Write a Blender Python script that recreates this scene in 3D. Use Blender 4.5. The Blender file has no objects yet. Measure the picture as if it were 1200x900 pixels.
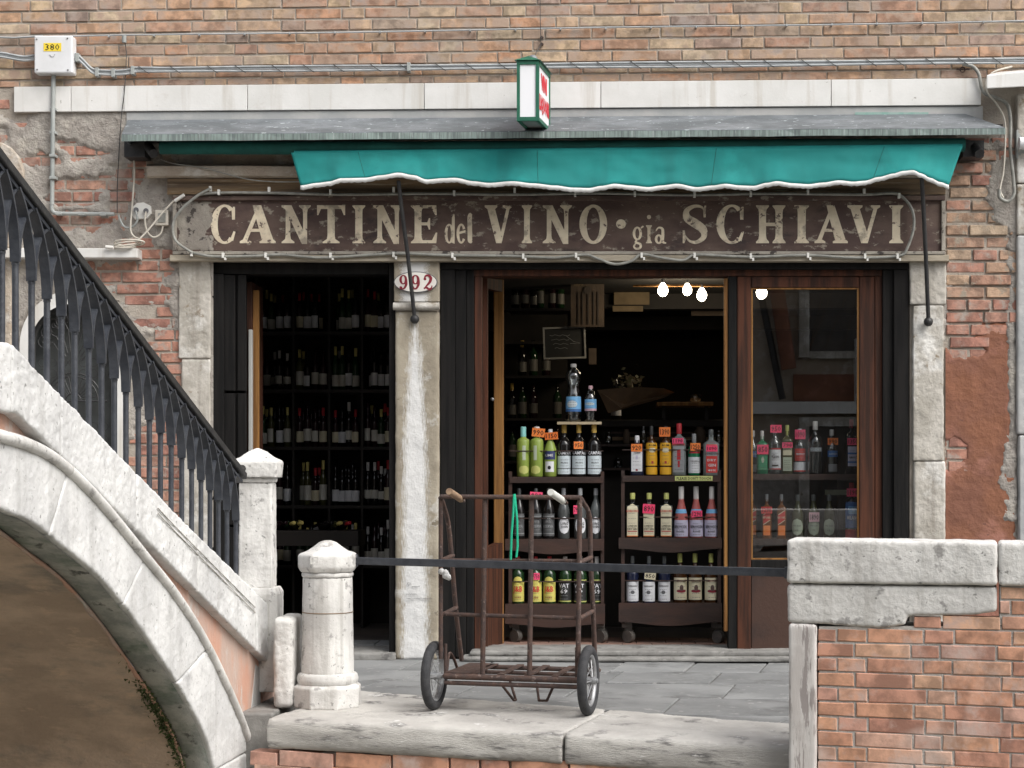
import bpy, bmesh, math, random
from mathutils import Vector, noise, Matrix
random.seed(7)
SC = bpy.context.scene
COL = SC.collection
# ------------------------------------------------------------------ camera
TH = math.radians(3.2); FPX = 1950.0; CX, CY = 600.0, 560.0
CAM = Vector((0, -10, 1.09))
FW = Vector((-math.sin(TH), math.cos(TH), 0)); RT = Vector((math.cos(TH), math.sin(TH), 0))
cd = bpy.data.cameras.new('camera'); cam = bpy.data.objects.new('camera', cd); COL.objects.link(cam)
cam.location = CAM; cam.rotation_euler = (math.pi/2, 0, TH)
cd.sensor_width = 36; cd.lens = 36*FPX/1200; cd.shift_y = (CY-450)/1200; cd.clip_start = .1; cd.clip_end = 500
SC.camera = cam
# ------------------------------------------------------------------ sky, sun, exposure
w = bpy.data.worlds.new('World'); SC.world = w; w.use_nodes = True
nt = w.node_tree; bg = nt.nodes['Background']
sky = nt.nodes.new('ShaderNodeTexSky'); sky.sky_type = 'NISHITA'; sky.sun_disc = False
SUN_EL, SUN_AZ = math.radians(48), math.radians(128)      # azimuth measured from +Y towards +X
sky.sun_elevation = SUN_EL; sky.sun_rotation = SUN_AZ
sky.air_density = 1.0; sky.dust_density = 4.0; sky.ozone_density = 1.0
hs = nt.nodes.new('ShaderNodeHueSaturation'); hs.inputs['Saturation'].default_value = .30
nt.links.new(sky.outputs[0], hs.inputs['Color']); nt.links.new(hs.outputs[0], bg.inputs[0]); bg.inputs[1].default_value = .14
sl = bpy.data.lights.new('sun', 'SUN'); sl.energy = 1.7; sl.angle = math.radians(45); sl.color = (1, .965, .91)
so = bpy.data.objects.new('sun', sl); COL.objects.link(so)
sdir = Vector((math.sin(SUN_AZ)*math.cos(SUN_EL), math.cos(SUN_AZ)*math.cos(SUN_EL), math.sin(SUN_EL)))
so.rotation_euler = (-sdir).to_track_quat('-Z', 'Y').to_euler(); so.location = (0, -4, 12)
SC.view_settings.view_transform = 'Standard'; SC.view_settings.look = 'None'
SC.view_settings.gamma = 1; SC.view_settings.use_curve_mapping = False
SC.view_settings.exposure = 0.62
SC.render.engine = 'CYCLES'; SC.cycles.max_bounces = 7; SC.cycles.diffuse_bounces = 4; SC.cycles.glossy_bounces = 4
SC.cycles.transparent_max_bounces = 12; SC.cycles.caustics_reflective = False; SC.cycles.caustics_refractive = False
SC.cycles.sample_clamp_indirect = 4; SC.cycles.use_denoising = True

# ------------------------------------------------------------------ projection helpers
def ray(px, py): return FW + RT*((px-CX)/FPX) + Vector((0, 0, (CY-py)/FPX))
class VP:
    """a vertical plane through two points; p(px,py,off) is the point of it (shifted off metres away from the viewer) seen at a pixel"""
    def __init__(s, a, b):
        s.a = Vector((a[0], a[1], 0)); d = Vector((b[0]-a[0], b[1]-a[1], 0)); s.d = d.normalized()
        s.n = Vector((-s.d.y, s.d.x, 0))
        if s.n.dot(s.a - Vector((CAM.x, CAM.y, 0))) < 0: s.n = -s.n
    def p(s, px, py, off=0.0):
        r = ray(px, py); o = s.a + s.n*off
        t = (o - Vector((CAM.x, CAM.y, 0))).dot(s.n) / Vector((r.x, r.y, 0)).dot(s.n)
        return CAM + r*t
def camp(px, zc):
    q = CAM + ray(px, CY)*zc; return (q.x, q.y)
FP = VP((-5, 0), (5, 0))
BP = VP(camp(0, FPX/380), camp(300, FPX/245))
PP = VP(camp(925, FPX/292), camp(1200, FPX/303))
def gp(px, py, z=0.0):
    r = ray(px, py); return CAM + r*((z-CAM.z)/r.z)
# ------------------------------------------------------------------ materials
MATS = {}
def mat(name, c1, c2=None, scale=6, rough=.8, bump=0.0, bscale=40, rnd=0.0, spot=None, metal=0, ramp=None, stretch=(1, 1, 1),
        spec=None, bdist=.01, lo=.41, hi=.59, spot2=None, coat=0, vary=None, streak=None, cav=None, wspot=None):
    m = bpy.data.materials.new(name); m.use_nodes = True; MATS[name] = m
    n = m.node_tree.nodes; L = m.node_tree.links; b = n['Principled BSDF']
    b.inputs['Roughness'].default_value = rough; b.inputs['Metallic'].default_value = metal
    if spec is not None: b.inputs['Specular IOR Level'].default_value = spec
    if coat: b.inputs['Coat Weight'].default_value = coat
    tc = n.new('ShaderNodeTexCoord'); oi = n.new('ShaderNodeObjectInfo')
    ml = n.new('ShaderNodeVectorMath'); ml.operation = 'SCALE'; ml.inputs[0].default_value = (37, 51, 43); L.new(oi.outputs['Random'], ml.inputs['Scale'])
    ad = n.new('ShaderNodeVectorMath'); ad.operation = 'MULTIPLY_ADD'; L.new(tc.outputs['Object'], ad.inputs[0]); ad.inputs[1].default_value = stretch; L.new(ml.outputs[0], ad.inputs[2])
    co = ad.outputs[0]
    def nz(sc, det=8, ro=.6):
        t = n.new('ShaderNodeTexNoise'); t.inputs['Scale'].default_value = sc; t.inputs['Detail'].default_value = det; t.inputs['Roughness'].default_value = ro
        L.new(co, t.inputs['Vector']); return t.outputs['Fac']
    def mr(x, a, bb):
        t = n.new('ShaderNodeMapRange'); t.inputs['From Min'].default_value = a; t.inputs['From Max'].default_value = bb; L.new(x, t.inputs['Value']); return t.outputs[0]
    def mix(f, a, bb, mode='MIX'):
        t = n.new('ShaderNodeMix'); t.data_type = 'RGBA'; t.blend_type = mode
        for s_, v in ((t.inputs['Factor'], f), (t.inputs[6], a), (t.inputs[7], bb)):
            if isinstance(v, (tuple, list)): s_.default_value = (*v[:3], 1)
            elif isinstance(v, (int, float)): s_.default_value = v
            else: L.new(v, s_)
        return t.outputs[2]
    c2 = c2 or c1
    if ramp:
        r = n.new('ShaderNodeValToRGB'); r.color_ramp.interpolation = 'LINEAR'
        el = r.color_ramp.elements
        while len(el) < len(ramp): el.new(.5)
        for i, c in enumerate(ramp): el[i].position = i/(len(ramp)-1); el[i].color = (*c, 1)
        L.new(oi.outputs['Random'], r.inputs[0])
        dark = mix(.5, r.outputs[0], c2, 'MULTIPLY') if False else None
        hv = n.new('ShaderNodeHueSaturation'); L.new(r.outputs[0], hv.inputs['Color'])
        t = mr(nz(scale), lo, hi); t2 = n.new('ShaderNodeMath'); t2.operation = 'MULTIPLY_ADD'; L.new(t, t2.inputs[0]); t2.inputs[1].default_value = .6; t2.inputs[2].default_value = .72
        L.new(t2.outputs[0], hv.inputs['Value']); col = hv.outputs[0]
        if vary: col = mix(mr(nz(scale*.6, 4), .48, .6), col, vary)
    else:
        col = mix(mr(nz(scale), lo, hi), c1, c2)
        if rnd:
            hv = n.new('ShaderNodeHueSaturation'); L.new(col, hv.inputs['Color'])
            t2 = n.new('ShaderNodeMath'); t2.operation = 'MULTIPLY_ADD'; L.new(oi.outputs['Random'], t2.inputs[0]); t2.inputs[1].default_value = 2*rnd; t2.inputs[2].default_value = 1-rnd
            L.new(t2.outputs[0], hv.inputs['Value']); col = hv.outputs[0]
    for sp in (spot, spot2):
        if sp:
            c, thr, sc = sp[:3]; soft = sp[3] if len(sp) > 3 else .06
            col = mix(mr(nz(sc, 10, .65), thr-.035, thr-.035+soft), col, c)
    if wspot:      # stains that run across neighbouring pieces, in the wall's own space
        ge = n.new('ShaderNodeNewGeometry'); t = n.new('ShaderNodeTexNoise'); t.inputs['Scale'].default_value = wspot[2]; t.inputs['Detail'].default_value = 9; t.inputs['Roughness'].default_value = .62
        L.new(ge.outputs['Position'], t.inputs['Vector']); f_ = n.new('ShaderNodeMath'); f_.operation = 'MULTIPLY'; L.new(mr(t.outputs['Fac'], wspot[1], wspot[1]+.14), f_.inputs[0]); f_.inputs[1].default_value = wspot[3]
        col = mix(f_.outputs[0], col, wspot[0])
    if streak:
        sc_ = n.new('ShaderNodeVectorMath'); sc_.operation = 'MULTIPLY'; L.new(co, sc_.inputs[0]); sc_.inputs[1].default_value = (streak[2], streak[2], streak[2]*.07)
        t = n.new('ShaderNodeTexNoise'); t.inputs['Scale'].default_value = 1; t.inputs['Detail'].default_value = 7; t.inputs['Roughness'].default_value = .6; L.new(sc_.outputs[0], t.inputs['Vector'])
        f_ = n.new('ShaderNodeMath'); f_.operation = 'MULTIPLY'; L.new(mr(t.outputs['Fac'], streak[1], streak[1]+.13), f_.inputs[0]); f_.inputs[1].default_value = streak[3] if len(streak) > 3 else .7
        col = mix(f_.outputs[0], col, streak[0])
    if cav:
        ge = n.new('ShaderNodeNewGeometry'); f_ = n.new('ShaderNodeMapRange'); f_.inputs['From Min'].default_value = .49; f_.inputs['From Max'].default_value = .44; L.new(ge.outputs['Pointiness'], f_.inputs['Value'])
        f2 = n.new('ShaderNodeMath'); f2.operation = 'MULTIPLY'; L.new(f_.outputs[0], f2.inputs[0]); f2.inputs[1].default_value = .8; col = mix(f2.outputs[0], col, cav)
    L.new(col, b.inputs['Base Color'])
    if bump:
        bp = n.new('ShaderNodeBump'); bp.inputs['Strength'].default_value = bump; bp.inputs['Distance'].default_value = bdist
        L.new(nz(bscale, 10, .65), bp.inputs['Height']); L.new(bp.outputs[0], b.inputs['Normal'])
    m['_col'] = 0
    return m
def glass(name, tint, gloss=1.0, rough=.02, mixlo=.06):
    """thin clear sheet: tinted see-through plus Fresnel mirror"""
    m = bpy.data.materials.new(name); m.use_nodes = True; MATS[name] = m
    n = m.node_tree.nodes; L = m.node_tree.links; n.remove(n['Principled BSDF'])
    tr = n.new('ShaderNodeBsdfTransparent'); tr.inputs[0].default_value = (*tint, 1)
    gl = n.new('ShaderNodeBsdfGlossy'); gl.inputs['Roughness'].default_value = rough
    fr = n.new('ShaderNodeFresnel'); fr.inputs[0].default_value = 1.5
    ma = n.new('ShaderNodeMath'); ma.operation = 'MULTIPLY_ADD'; L.new(fr.outputs[0], ma.inputs[0]); ma.inputs[1].default_value = gloss; ma.inputs[2].default_value = mixlo
    mx = n.new('ShaderNodeMixShader'); L.new(ma.outputs[0], mx.inputs[0]); L.new(tr.outputs[0], mx.inputs[1]); L.new(gl.outputs[0], mx.inputs[2])
    L.new(mx.outputs[0], n['Material Output'].inputs[0]); return m
def emit(name, c, s):
    m = bpy.data.materials.new(name); m.use_nodes = True; MATS[name] = m
    b = m.node_tree.nodes['Principled BSDF']; b.inputs['Base Color'].default_value = (*c, 1)
    b.inputs['Emission Color'].default_value = (*c, 1); b.inputs['Emission Strength'].default_value = s; return m
def add_streak(m, nodes_fn):   # lets one material carry an extra mask in object space
    nodes_fn(m.node_tree.nodes, m.node_tree.links, m.node_tree.nodes['Principled BSDF'])

# ------------------------------------------------------------------ mesh builder
class MB:
    def __init__(s): s.v = []; s.f = []; s.m = []; s.sm = []
    def add(s, vs, fs, m=0, smooth=False):
        o = len(s.v); s.v += [Vector(v) for v in vs]
        for f in fs: s.f.append([i+o for i in f]); s.m.append(m); s.sm.append(smooth)
        return s
    def hexa(s, a, b, m=0):      # a, b: matching 4-point loops
        return s.add(list(a)+list(b), [(0,1,2,3),(7,6,5,4),(0,4,5,1),(1,5,6,2),(2,6,7,3),(3,7,4,0)], m)
    def box(s, x0, x1, y0, y1, z0, z1, m=0):
        return s.hexa([(x0,y0,z0),(x1,y0,z0),(x1,y0,z1),(x0,y0,z1)], [(x0,y1,z0),(x1,y1,z0),(x1,y1,z1),(x0,y1,z1)], m)
    def pb(s, P, x0, y0, x1, y1, o0, o1, m=0):     # pixel rectangle on a plane, o0 front, o1 back
        return s.pp(P, [(x0,y0),(x1,y0),(x1,y1),(x0,y1)], o0, o1, m)
    def pp(s, P, pts, o0, o1, m=0, smooth=False):   # pixel polygon extruded
        a = [P.p(x, y, o0) for x, y in pts]; d = P.n*(o1-o0); k = len(a)
        fs = [tuple(range(k)), tuple(range(2*k-1, k-1, -1))] + [(i, (i+1) % k, k+(i+1) % k, k+i) for i in range(k)]
        return s.add(a+[q+d for q in a], fs, m, smooth)
    def prism(s, pts, d, m=0):   # world polygon extruded by vector
        a = [Vector(q) for q in pts]; d = Vector(d); k = len(a)
        return s.add(a+[q+d for q in a], [tuple(range(k)), tuple(range(2*k-1, k-1, -1))]+[(i, (i+1) % k, k+(i+1) % k, k+i) for i in range(k)], m)
    def tube(s, pts, r, seg=8, m=0, flat=None, cap=True):
        pts = [Vector(q) for q in pts]; rings = []; k = len(pts)
        up = None
        for i, q in enumerate(pts):
            t = (pts[min(i+1, k-1)]-pts[max(i-1, 0)]).normalized()
            if up is None:
                up = Vector((0, 0, 1)) if abs(t.z) < .9 else Vector((0, 1, 0))
            u = (up - t*up.dot(t)).normalized(); w_ = t.cross(u); up = u
            rr = r[i] if isinstance(r, (list, tuple)) else r
            rings.append([q + u*math.cos(2*math.pi*j/seg+math.pi/seg)*rr + w_*math.sin(2*math.pi*j/seg+math.pi/seg)*rr for j in range(seg)])
        vs = [a for rg in rings for a in rg]; fs = []
        for i in range(k-1):
            for j in range(seg): fs.append((i*seg+j, i*seg+(j+1) % seg, (i+1)*seg+(j+1) % seg, (i+1)*seg+j))
        s.add(vs, fs, m, seg > 5)
        if cap: s.add(rings[0]+rings[-1], [tuple(range(seg)), tuple(range(2*seg-1, seg-1, -1))], m)
        return s
    def lathe(s, prof, c=(0,0,0), seg=16, m=0, sq=1.0, rot=0, arc=None, smooth=True, cap=True):
        c = Vector(c); vs = []; fs = []; k = len(prof)
        n = seg if arc is None else seg+1
        for r, z in prof:
            for j in range(n):
                a = 2*math.pi*j/seg+rot if arc is None else arc[0]+(arc[1]-arc[0])*j/seg
                ca, sa = math.cos(a), math.sin(a)
                q = 1.0
                if sq > 1: q = 1/((abs(ca)**(2*sq)+abs(sa)**(2*sq))**(1/(2*sq)))
                vs.append(c+Vector((r*q*ca, r*q*sa, z)))
        for i in range(k-1):
            for j in range(seg if arc is None else seg):
                j2 = (j+1) % seg if arc is None else j+1
                fs.append((i*n+j, i*n+j2, (i+1)*n+j2, (i+1)*n+j))
        s.add(vs, fs, m, smooth)
        if cap and arc is None:
            for i, o in ((0, 1), (k-1, 0)):
                if prof[i][0] > 1e-4: s.add(vs[i*n:i*n+n], [tuple(range(n))], m)
        return s
    def sphere(s, c, r, seg=12, m=0):
        pr = [(max(math.sin(math.pi*i/8), 0)*r, -math.cos(math.pi*i/8)*r) for i in range(9)]
        return s.lathe(pr, c, seg, m)
    def mesh(s, name, mats, centre=None, fix=True):
        me = bpy.data.meshes.new(name)
        c = Vector(centre) if centre is not None else Vector((0, 0, 0))
        me.from_pydata([v-c for v in s.v], [], s.f)
        for m in mats: me.materials.append(MATS[m] if isinstance(m, str) else m)
        me.polygons.foreach_set('material_index', s.m); me.polygons.foreach_set('use_smooth', s.sm)
        if fix:
            b = bmesh.new(); b.from_mesh(me); bmesh.ops.recalc_face_normals(b, faces=b.faces); b.to_mesh(me); b.free()
        me.update(); return me
    def build(s, name, mats, parent=None, label=None, cat=None, group=None, kind=None, bevel=0, fix=True, base=False):
        if isinstance(mats, str) or not isinstance(mats, (list, tuple)): mats = [mats]
        lo = [min(v[i] for v in s.v) for i in range(3)]; hi = [max(v[i] for v in s.v) for i in range(3)]
        c = Vector(((lo[0]+hi[0])/2, (lo[1]+hi[1])/2, lo[2]))
        o = bpy.data.objects.new(name, s.mesh(name, mats, c, fix)); COL.objects.link(o)
        if parent is not None:
            o.parent = parent; pl = WL[parent.name]; o.location = c-pl
        else: o.location = c
        WL[o.name] = c
        tag(o, label, cat, group, kind)
        if bevel: bv(o, bevel)
        return o
WL = {}
def tag(o, label=None, cat=None, group=None, kind=None):
    for k, v in (('label', label), ('category', cat), ('group', group), ('kind', kind)):
        if v: o[k] = v
    return o
def bv(o, wdt, seg=2):
    m = o.modifiers.new('bevel', 'BEVEL'); m.width = wdt; m.segments = seg; m.limit_method = 'ANGLE'; m.angle_limit = math.radians(40); return o
TEX = {}
def rough(o, strength, size=.1, levels=3, bev=.01):
    """worn, chipped surface: bevel, even voxel remesh, displacement by cloud noise"""
    if bev: bv(o, bev)
    r = o.modifiers.new('even', 'REMESH'); r.mode = 'VOXEL'; r.use_smooth_shade = True
    ds = sorted((max(v.co[i] for v in o.data.vertices)-min(v.co[i] for v in o.data.vertices)) for i in range(3))
    r.voxel_size = min(.012, max(.0055, ds[2]/150)) if ds[2] < 3 else .02
    if size not in TEX:
        t = bpy.data.textures.new('wear', 'CLOUDS'); t.noise_scale = size; t.noise_depth = 3; TEX[size] = t
    d = o.modifiers.new('wear', 'DISPLACE'); d.texture = TEX[size]; d.strength = strength; d.mid_level = .5; d.texture_coords = 'GLOBAL'
    if .025 not in TEX:
        t = bpy.data.textures.new('pits', 'CLOUDS'); t.noise_scale = .025; t.noise_depth = 2; TEX[.025] = t
    d = o.modifiers.new('pits', 'DISPLACE'); d.texture = TEX[.025]; d.strength = strength*.4; d.mid_level = .5; d.texture_coords = 'GLOBAL'
    for p in o.data.polygons: p.use_smooth = True
    return o
def thing(name, loc, label, cat, group=None, rz=0):
    o = bpy.data.objects.new(name, None); COL.objects.link(o); o.empty_display_size = .1
    o.location = loc; o.rotation_euler = (0, 0, rz); WL[o.name] = Vector(loc); return tag(o, label, cat, group)
def copy_tree(o, parent=None):
    c = o.copy(); COL.objects.link(c)
    if parent is not None: c.parent = parent
    for ch in o.children: copy_tree(ch, c)
    return c
def fbm(x, y, s=1.0, o=5): return noise.fractal(Vector((x*s, y*s, 3.7)), 1.0, 2.0, o)
def smooth_path(pts, n=6):
    pts = [Vector(p) for p in pts]; out = []
    for i in range(len(pts)-1):
        p0 = pts[max(i-1, 0)]; p1 = pts[i]; p2 = pts[i+1]; p3 = pts[min(i+2, len(pts)-1)]
        for k in range(n):
            t = k/n
            out.append(.5*((2*p1)+(p2-p0)*t+(2*p0-5*p1+4*p2-p3)*t*t+(3*p1-p0-3*p2+p3)*t**3))
    out.append(pts[-1]); return out
def text_faces(txt, bold=0.0):
    """flat print: outline of a word as faces, unit height, origin at centre"""
    key = (txt, bold)
    if key in TC: return TC[key]
    cu = bpy.data.curves.new('print', 'FONT'); cu.body = txt; cu.size = 1; cu.resolution_u = 1; cu.offset = bold; cu.align_x = 'CENTER'
    ob = bpy.data.objects.new('print', cu); me = bpy.data.meshes.new_from_object(ob)
    vs = [Vector((v.co.x, v.co.y)) for v in me.vertices]; fs = [tuple(p.vertices) for p in me.polygons]
    bpy.data.objects.remove(ob); bpy.data.curves.remove(cu); bpy.data.meshes.remove(me)
    if vs:
        lo = Vector((min(v.x for v in vs), min(v.y for v in vs))); hi = Vector((max(v.x for v in vs), max(v.y for v in vs)))
        vs = [Vector(((v.x-lo.x)/(hi.x-lo.x)-.5, (v.y-lo.y)/(hi.y-lo.y)-.5)) for v in vs]
    TC[key] = (vs, fs); return TC[key]
TC = {}
def print_on(mb, P, txt, x0, y0, x1, y1, off, m=0, bold=.02, skew=0):
    vs, fs = text_faces(txt, bold)
    mb.add([P.p((x0+x1)/2+v.x*(x1-x0)+skew*v.y, (y0+y1)/2-v.y*(y1-y0), off) for v in vs], fs, m)
    return mb

# ------------------------------------------------------------------ palette
mat('brick_old', (0,0,0), ramp=[(.42,.24,.145),(.45,.34,.22),(.34,.195,.135),(.46,.285,.18),(.27,.20,.165),(.48,.38,.26),(.43,.235,.14),(.31,.225,.185),(.47,.27,.165),(.40,.31,.215)],
    scale=14, bump=.5, bscale=70, bdist=.006, vary=(.40,.29,.22), spot=((.31,.27,.245), .56, 7, .2), wspot=((.27,.235,.21), .54, 1.7, .55))
mat('brick_red', (0,0,0), ramp=[(.33,.155,.115),(.38,.19,.135),(.28,.135,.105),(.41,.235,.17),(.34,.17,.125)], scale=14, bump=.6, bscale=60, bdist=.008, spot=((.36,.30,.26), .58, 12, .1), wspot=((.40,.36,.31), .53, 3.5, .6))
mat('brick_mixed', (0,0,0), ramp=[(.34,.17,.12),(.42,.31,.21),(.30,.14,.10),(.40,.31,.22),(.34,.21,.15),(.38,.25,.17)], scale=14, bump=.7, bscale=60, bdist=.01, spot=((.33,.28,.22), .57, 12, .1))
mat('brick_new', (0,0,0), ramp=[(.46,.235,.155),(.53,.29,.18),(.43,.215,.155),(.54,.33,.22),(.50,.305,.24),(.46,.245,.185)], scale=9, bump=.35, bscale=80, bdist=.004, spot=((.52,.38,.33), .57, 7, .15), wspot=((.60,.50,.45), .525, 2.6, .6))
mat('mortar', (.42,.375,.32), (.34,.30,.255), 10, .95, .7, 80)
mat('mortar_grey', (.50,.48,.45), (.43,.41,.38), 14, .95, .7, 90)
mat('render_grey', (.42,.39,.35), (.32,.29,.26), 7, .95, .9, 45, bdist=.02, spot=((.50,.46,.40), .60, 5, .08), spot2=((.22,.20,.18), .64, 18, .05))
mat('render_warm', (.40,.33,.26), (.46,.40,.33), 5, .95, .8, 45, bdist=.02, spot=((.55,.51,.46), .58, 4, .08))
mat('render_red', (.245,.105,.06), (.205,.09,.058), 4, .95, .6, 40, bdist=.012, spot=((.36,.17,.13), .55, 3, .15), spot2=((.15,.07,.05), .70, 24, .03))
mat('marble', (.74,.735,.715), (.66,.655,.63), 3, .5, .12, 60, spot=((.48,.44,.385), .655, 4, .16), spot2=((.33,.31,.28), .70, 22, .05), streak=((.50,.46,.40), .53, 10, .6))
mat('cement', (.44,.44,.43), (.36,.37,.37), 5, .9, .3, 50)
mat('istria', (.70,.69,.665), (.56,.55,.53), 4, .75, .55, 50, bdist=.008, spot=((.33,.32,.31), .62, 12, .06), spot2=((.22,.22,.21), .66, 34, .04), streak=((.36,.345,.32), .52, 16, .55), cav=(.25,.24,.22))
mat('step_stone', (.27,.265,.25), (.19,.185,.175), 5, .85, .5, 40, spot=((.12,.115,.11), .58, 9, .1))
mat('kerb_top', (.52,.505,.475), (.38,.365,.345), 2.2, .85, .6, 40, bdist=.008, stretch=(1,1,7), spot=((.15,.145,.14), .585, 5, .10), spot2=((.66,.65,.63), .65, 10, .06))
mat('istria_dirty', (.56,.54,.50), (.36,.34,.31), 3, .85, .7, 35, bdist=.012, stretch=(1,1,5), spot=((.16,.15,.14), .59, 5, .10))
mat('marble_veined', (.62,.60,.58), (.50,.47,.45), 5, .6, .2, 50, stretch=(5,5,.55), spot=((.30,.27,.26), .575, 7, .03))
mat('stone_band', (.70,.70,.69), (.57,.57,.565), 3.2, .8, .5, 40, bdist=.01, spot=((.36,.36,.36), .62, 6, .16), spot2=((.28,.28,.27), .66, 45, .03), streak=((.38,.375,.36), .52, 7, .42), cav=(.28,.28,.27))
mat('soffit_stone', (.25,.26,.24), (.42,.41,.375), 6, .9, .6, 40, spot=((.13,.17,.13), .54, 4, .16), spot2=((.10,.10,.09), .62, 14, .08))
mat('vault', (.68,.51,.39), (.50,.37,.28), 3, .95, 1.0, 9, bdist=.05, spot=((.30,.26,.22), .57, 2.4, .16), spot2=((.75,.55,.40), .60, 7, .15), stretch=(.8,1,1.3))
mat('pink_render', (.56,.32,.235), (.50,.37,.31), 5, .95, .6, 40, bdist=.012, spot=((.55,.50,.46), .60, 6, .1), stretch=(1,1,.5))
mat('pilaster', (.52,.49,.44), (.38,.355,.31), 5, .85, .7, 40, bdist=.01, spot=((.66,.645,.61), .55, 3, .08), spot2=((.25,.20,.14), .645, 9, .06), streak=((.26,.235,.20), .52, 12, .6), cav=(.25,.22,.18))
mat('pavement', (.235,.24,.24), (.17,.174,.175), 3, .75, .35, 50, bdist=.006, rnd=.14, spot=((.085,.085,.085), .59, 2.5, .14), spot2=((.28,.28,.275), .62, 12, .06))
mat('slab_bed', (.10,.10,.095), (.15,.148,.14), 8, .95, .5, 40)
mat('terracotta', (.30,.17,.13), (.23,.15,.12), 6, .7, .2, 40, rnd=.12)
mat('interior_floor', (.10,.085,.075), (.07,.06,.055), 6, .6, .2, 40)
mat('water', (.22,.21,.175), (.18,.175,.15), 2, .08, .5, 4, bdist=.05)
mat('moss', (.07,.11,.03), (.12,.14,.06), 30, 1, 1, 90)
mat('iron_blue', (.032,.036,.046), (.05,.055,.065), 20, .45, .3, 60)
mat('iron_black', (.018,.018,.02), (.03,.03,.03), 20, .5, .3, 60)
mat('rust', (.055,.036,.032), (.085,.048,.036), 30, .7, .5, 90, spot=((.20,.15,.13), .62, 40, .08))
mat('zinc', (.21,.228,.245), (.12,.135,.145), 3, .55, .25, 30, stretch=(1,2,2), spot=((.55,.60,.62), .65, 20, .04), metal=.25, streak=((.12,.13,.14), .5, 14, .6))
mat('zinc_drip', (.13,.16,.155), (.22,.28,.26), 26, .7, .3, 50, stretch=(3,1,.12), spot=((.33,.37,.36), .60, 30, .1))
mat('verdigris', (.22,.38,.33), (.30,.42,.38), 20, .8, .2)
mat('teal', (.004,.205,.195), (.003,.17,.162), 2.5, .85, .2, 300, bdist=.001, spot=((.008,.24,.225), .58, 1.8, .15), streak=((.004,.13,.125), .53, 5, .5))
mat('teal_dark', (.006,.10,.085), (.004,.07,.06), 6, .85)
mat('trim_white', (.78,.78,.77), (.66,.66,.64), 20, .8)
mat('sign_board', (.068,.040,.034), (.115,.076,.060), 4, .75, .5, 60, bdist=.004, spot=((.26,.225,.18), .615, 13, .05), spot2=((.035,.024,.022), .60, 5, .12), stretch=(1,1,1.8))
mat('sign_worn', (.36,.33,.28), (.24,.215,.185), 5, .8, .6, 60, spot=((.06,.05,.045), .60, 20, .03))
mat('letter_cream', (.74,.65,.49), (.60,.51,.38), 12, .8, .25, 90, spot=((.14,.10,.085), .635, 24, .02), spot2=((.36,.31,.24), .58, 9, .08), rnd=.06)
mat('old_wood', (.20,.135,.075), (.10,.07,.045), 3, .8, .5, 30, stretch=(.3,3,6), spot=((.34,.29,.22), .60, 8, .1))
mat('ledge', (.42,.37,.29), (.30,.26,.20), 5, .85, .5, 40, stretch=(.5,2,4))
mat('wood_black', (.009,.0088,.0088), (.015,.014,.0135), 4, .7, .25, 40, stretch=(8,8,.5), spot=((.08,.07,.06), .74, 60, .03), spec=.12)
mat('wood_brown', (.085,.032,.018), (.034,.016,.011), 3, .7, .2, 30, spec=.2, stretch=(9,9,.5))
mat('wood_panel', (.055,.026,.017), (.028,.016,.013), 3, .55, .2, 30, spot=((.14,.08,.05), .6, 3, .2))
mat('wood_gold', (.30,.15,.048), (.17,.08,.027), 3, .7, .2, 30, spec=.2, stretch=(9,9,.5))
mat('wood_pale', (.50,.42,.28), (.42,.34,.22), 6, .7)
mat('rack_wood', (.048,.022,.015), (.028,.0145,.011), 4, .6, .2, 40, stretch=(.7,3,3))
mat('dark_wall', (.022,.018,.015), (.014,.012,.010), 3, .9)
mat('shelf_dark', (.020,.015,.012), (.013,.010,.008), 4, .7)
mat('white_plastic', (.74,.75,.77), (.68,.69,.70), 5, .45)
mat('grey_pvc', (.36,.38,.37), (.29,.31,.30), 6, .55)
mat('cable_grey', (.42,.44,.45), (.34,.36,.37), 12, .5)
mat('cable_cream', (.66,.62,.54), (.56,.52,.45), 12, .55)
mat('rope_light', (.32,.32,.29), (.22,.22,.20), 20, .4)
mat('dark_wire', (.05,.05,.05)); mat('clip_white', (.75,.74,.70)); mat('screw', (.25,.25,.26), rough=.4, metal=.6)
mat('yellow', (.82,.62,.05)); mat('ink', (.015,.014,.013)); mat('ink_grey', (.12,.12,.13)); mat('plaque', (.82,.80,.74), (.74,.71,.66), 12, .35, coat=.3); mat('oxblood', (.22,.015,.03))
mat('lantern_green', (.015,.13,.075), (.012,.10,.06), 12, .4); mat('lantern_white', (.80,.81,.84), rough=.35); mat('sign_red', (.62,.03,.05)); mat('lantern_base', (.22,.23,.23))
mat('tyre', (.030,.031,.034), (.045,.045,.048), 30, .85, .6, 120, bdist=.004); mat('rim', (.42,.43,.44), (.30,.30,.31), 20, .45, metal=.5)
mat('cork', (.32,.22,.14), (.22,.14,.09), 30, .8, .4, 60); mat('grip_white', (.62,.62,.58)); mat('green_cord', (.01,.42,.24)); mat('bag', (.62,.63,.63), (.5,.5,.5), 20, .5)
mat('caster', (.06,.055,.05), (.10,.09,.08), 20, .5)
mat('chalkboard', (.03,.032,.032), (.045,.045,.045), 4, .8); mat('frame_white', (.40,.40,.38)); mat('poster_brown', (.12,.085,.06), (.085,.062,.045), 6); mat('poster_orange', (.25,.09,.04)); mat('poster_line', (.07,.055,.045)); mat('opposite_window', (.05,.045,.04), (.09,.075,.065), 3, .3)
mat('paper_tan', (.22,.16,.09), (.17,.125,.07), 6, .8); mat('paper_brown', (.22,.14,.08), (.15,.10,.06), 5, .7); mat('flower', (.35,.28,.20), (.20,.22,.12), 30)
mat('chalk', (.35,.35,.34))
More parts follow.
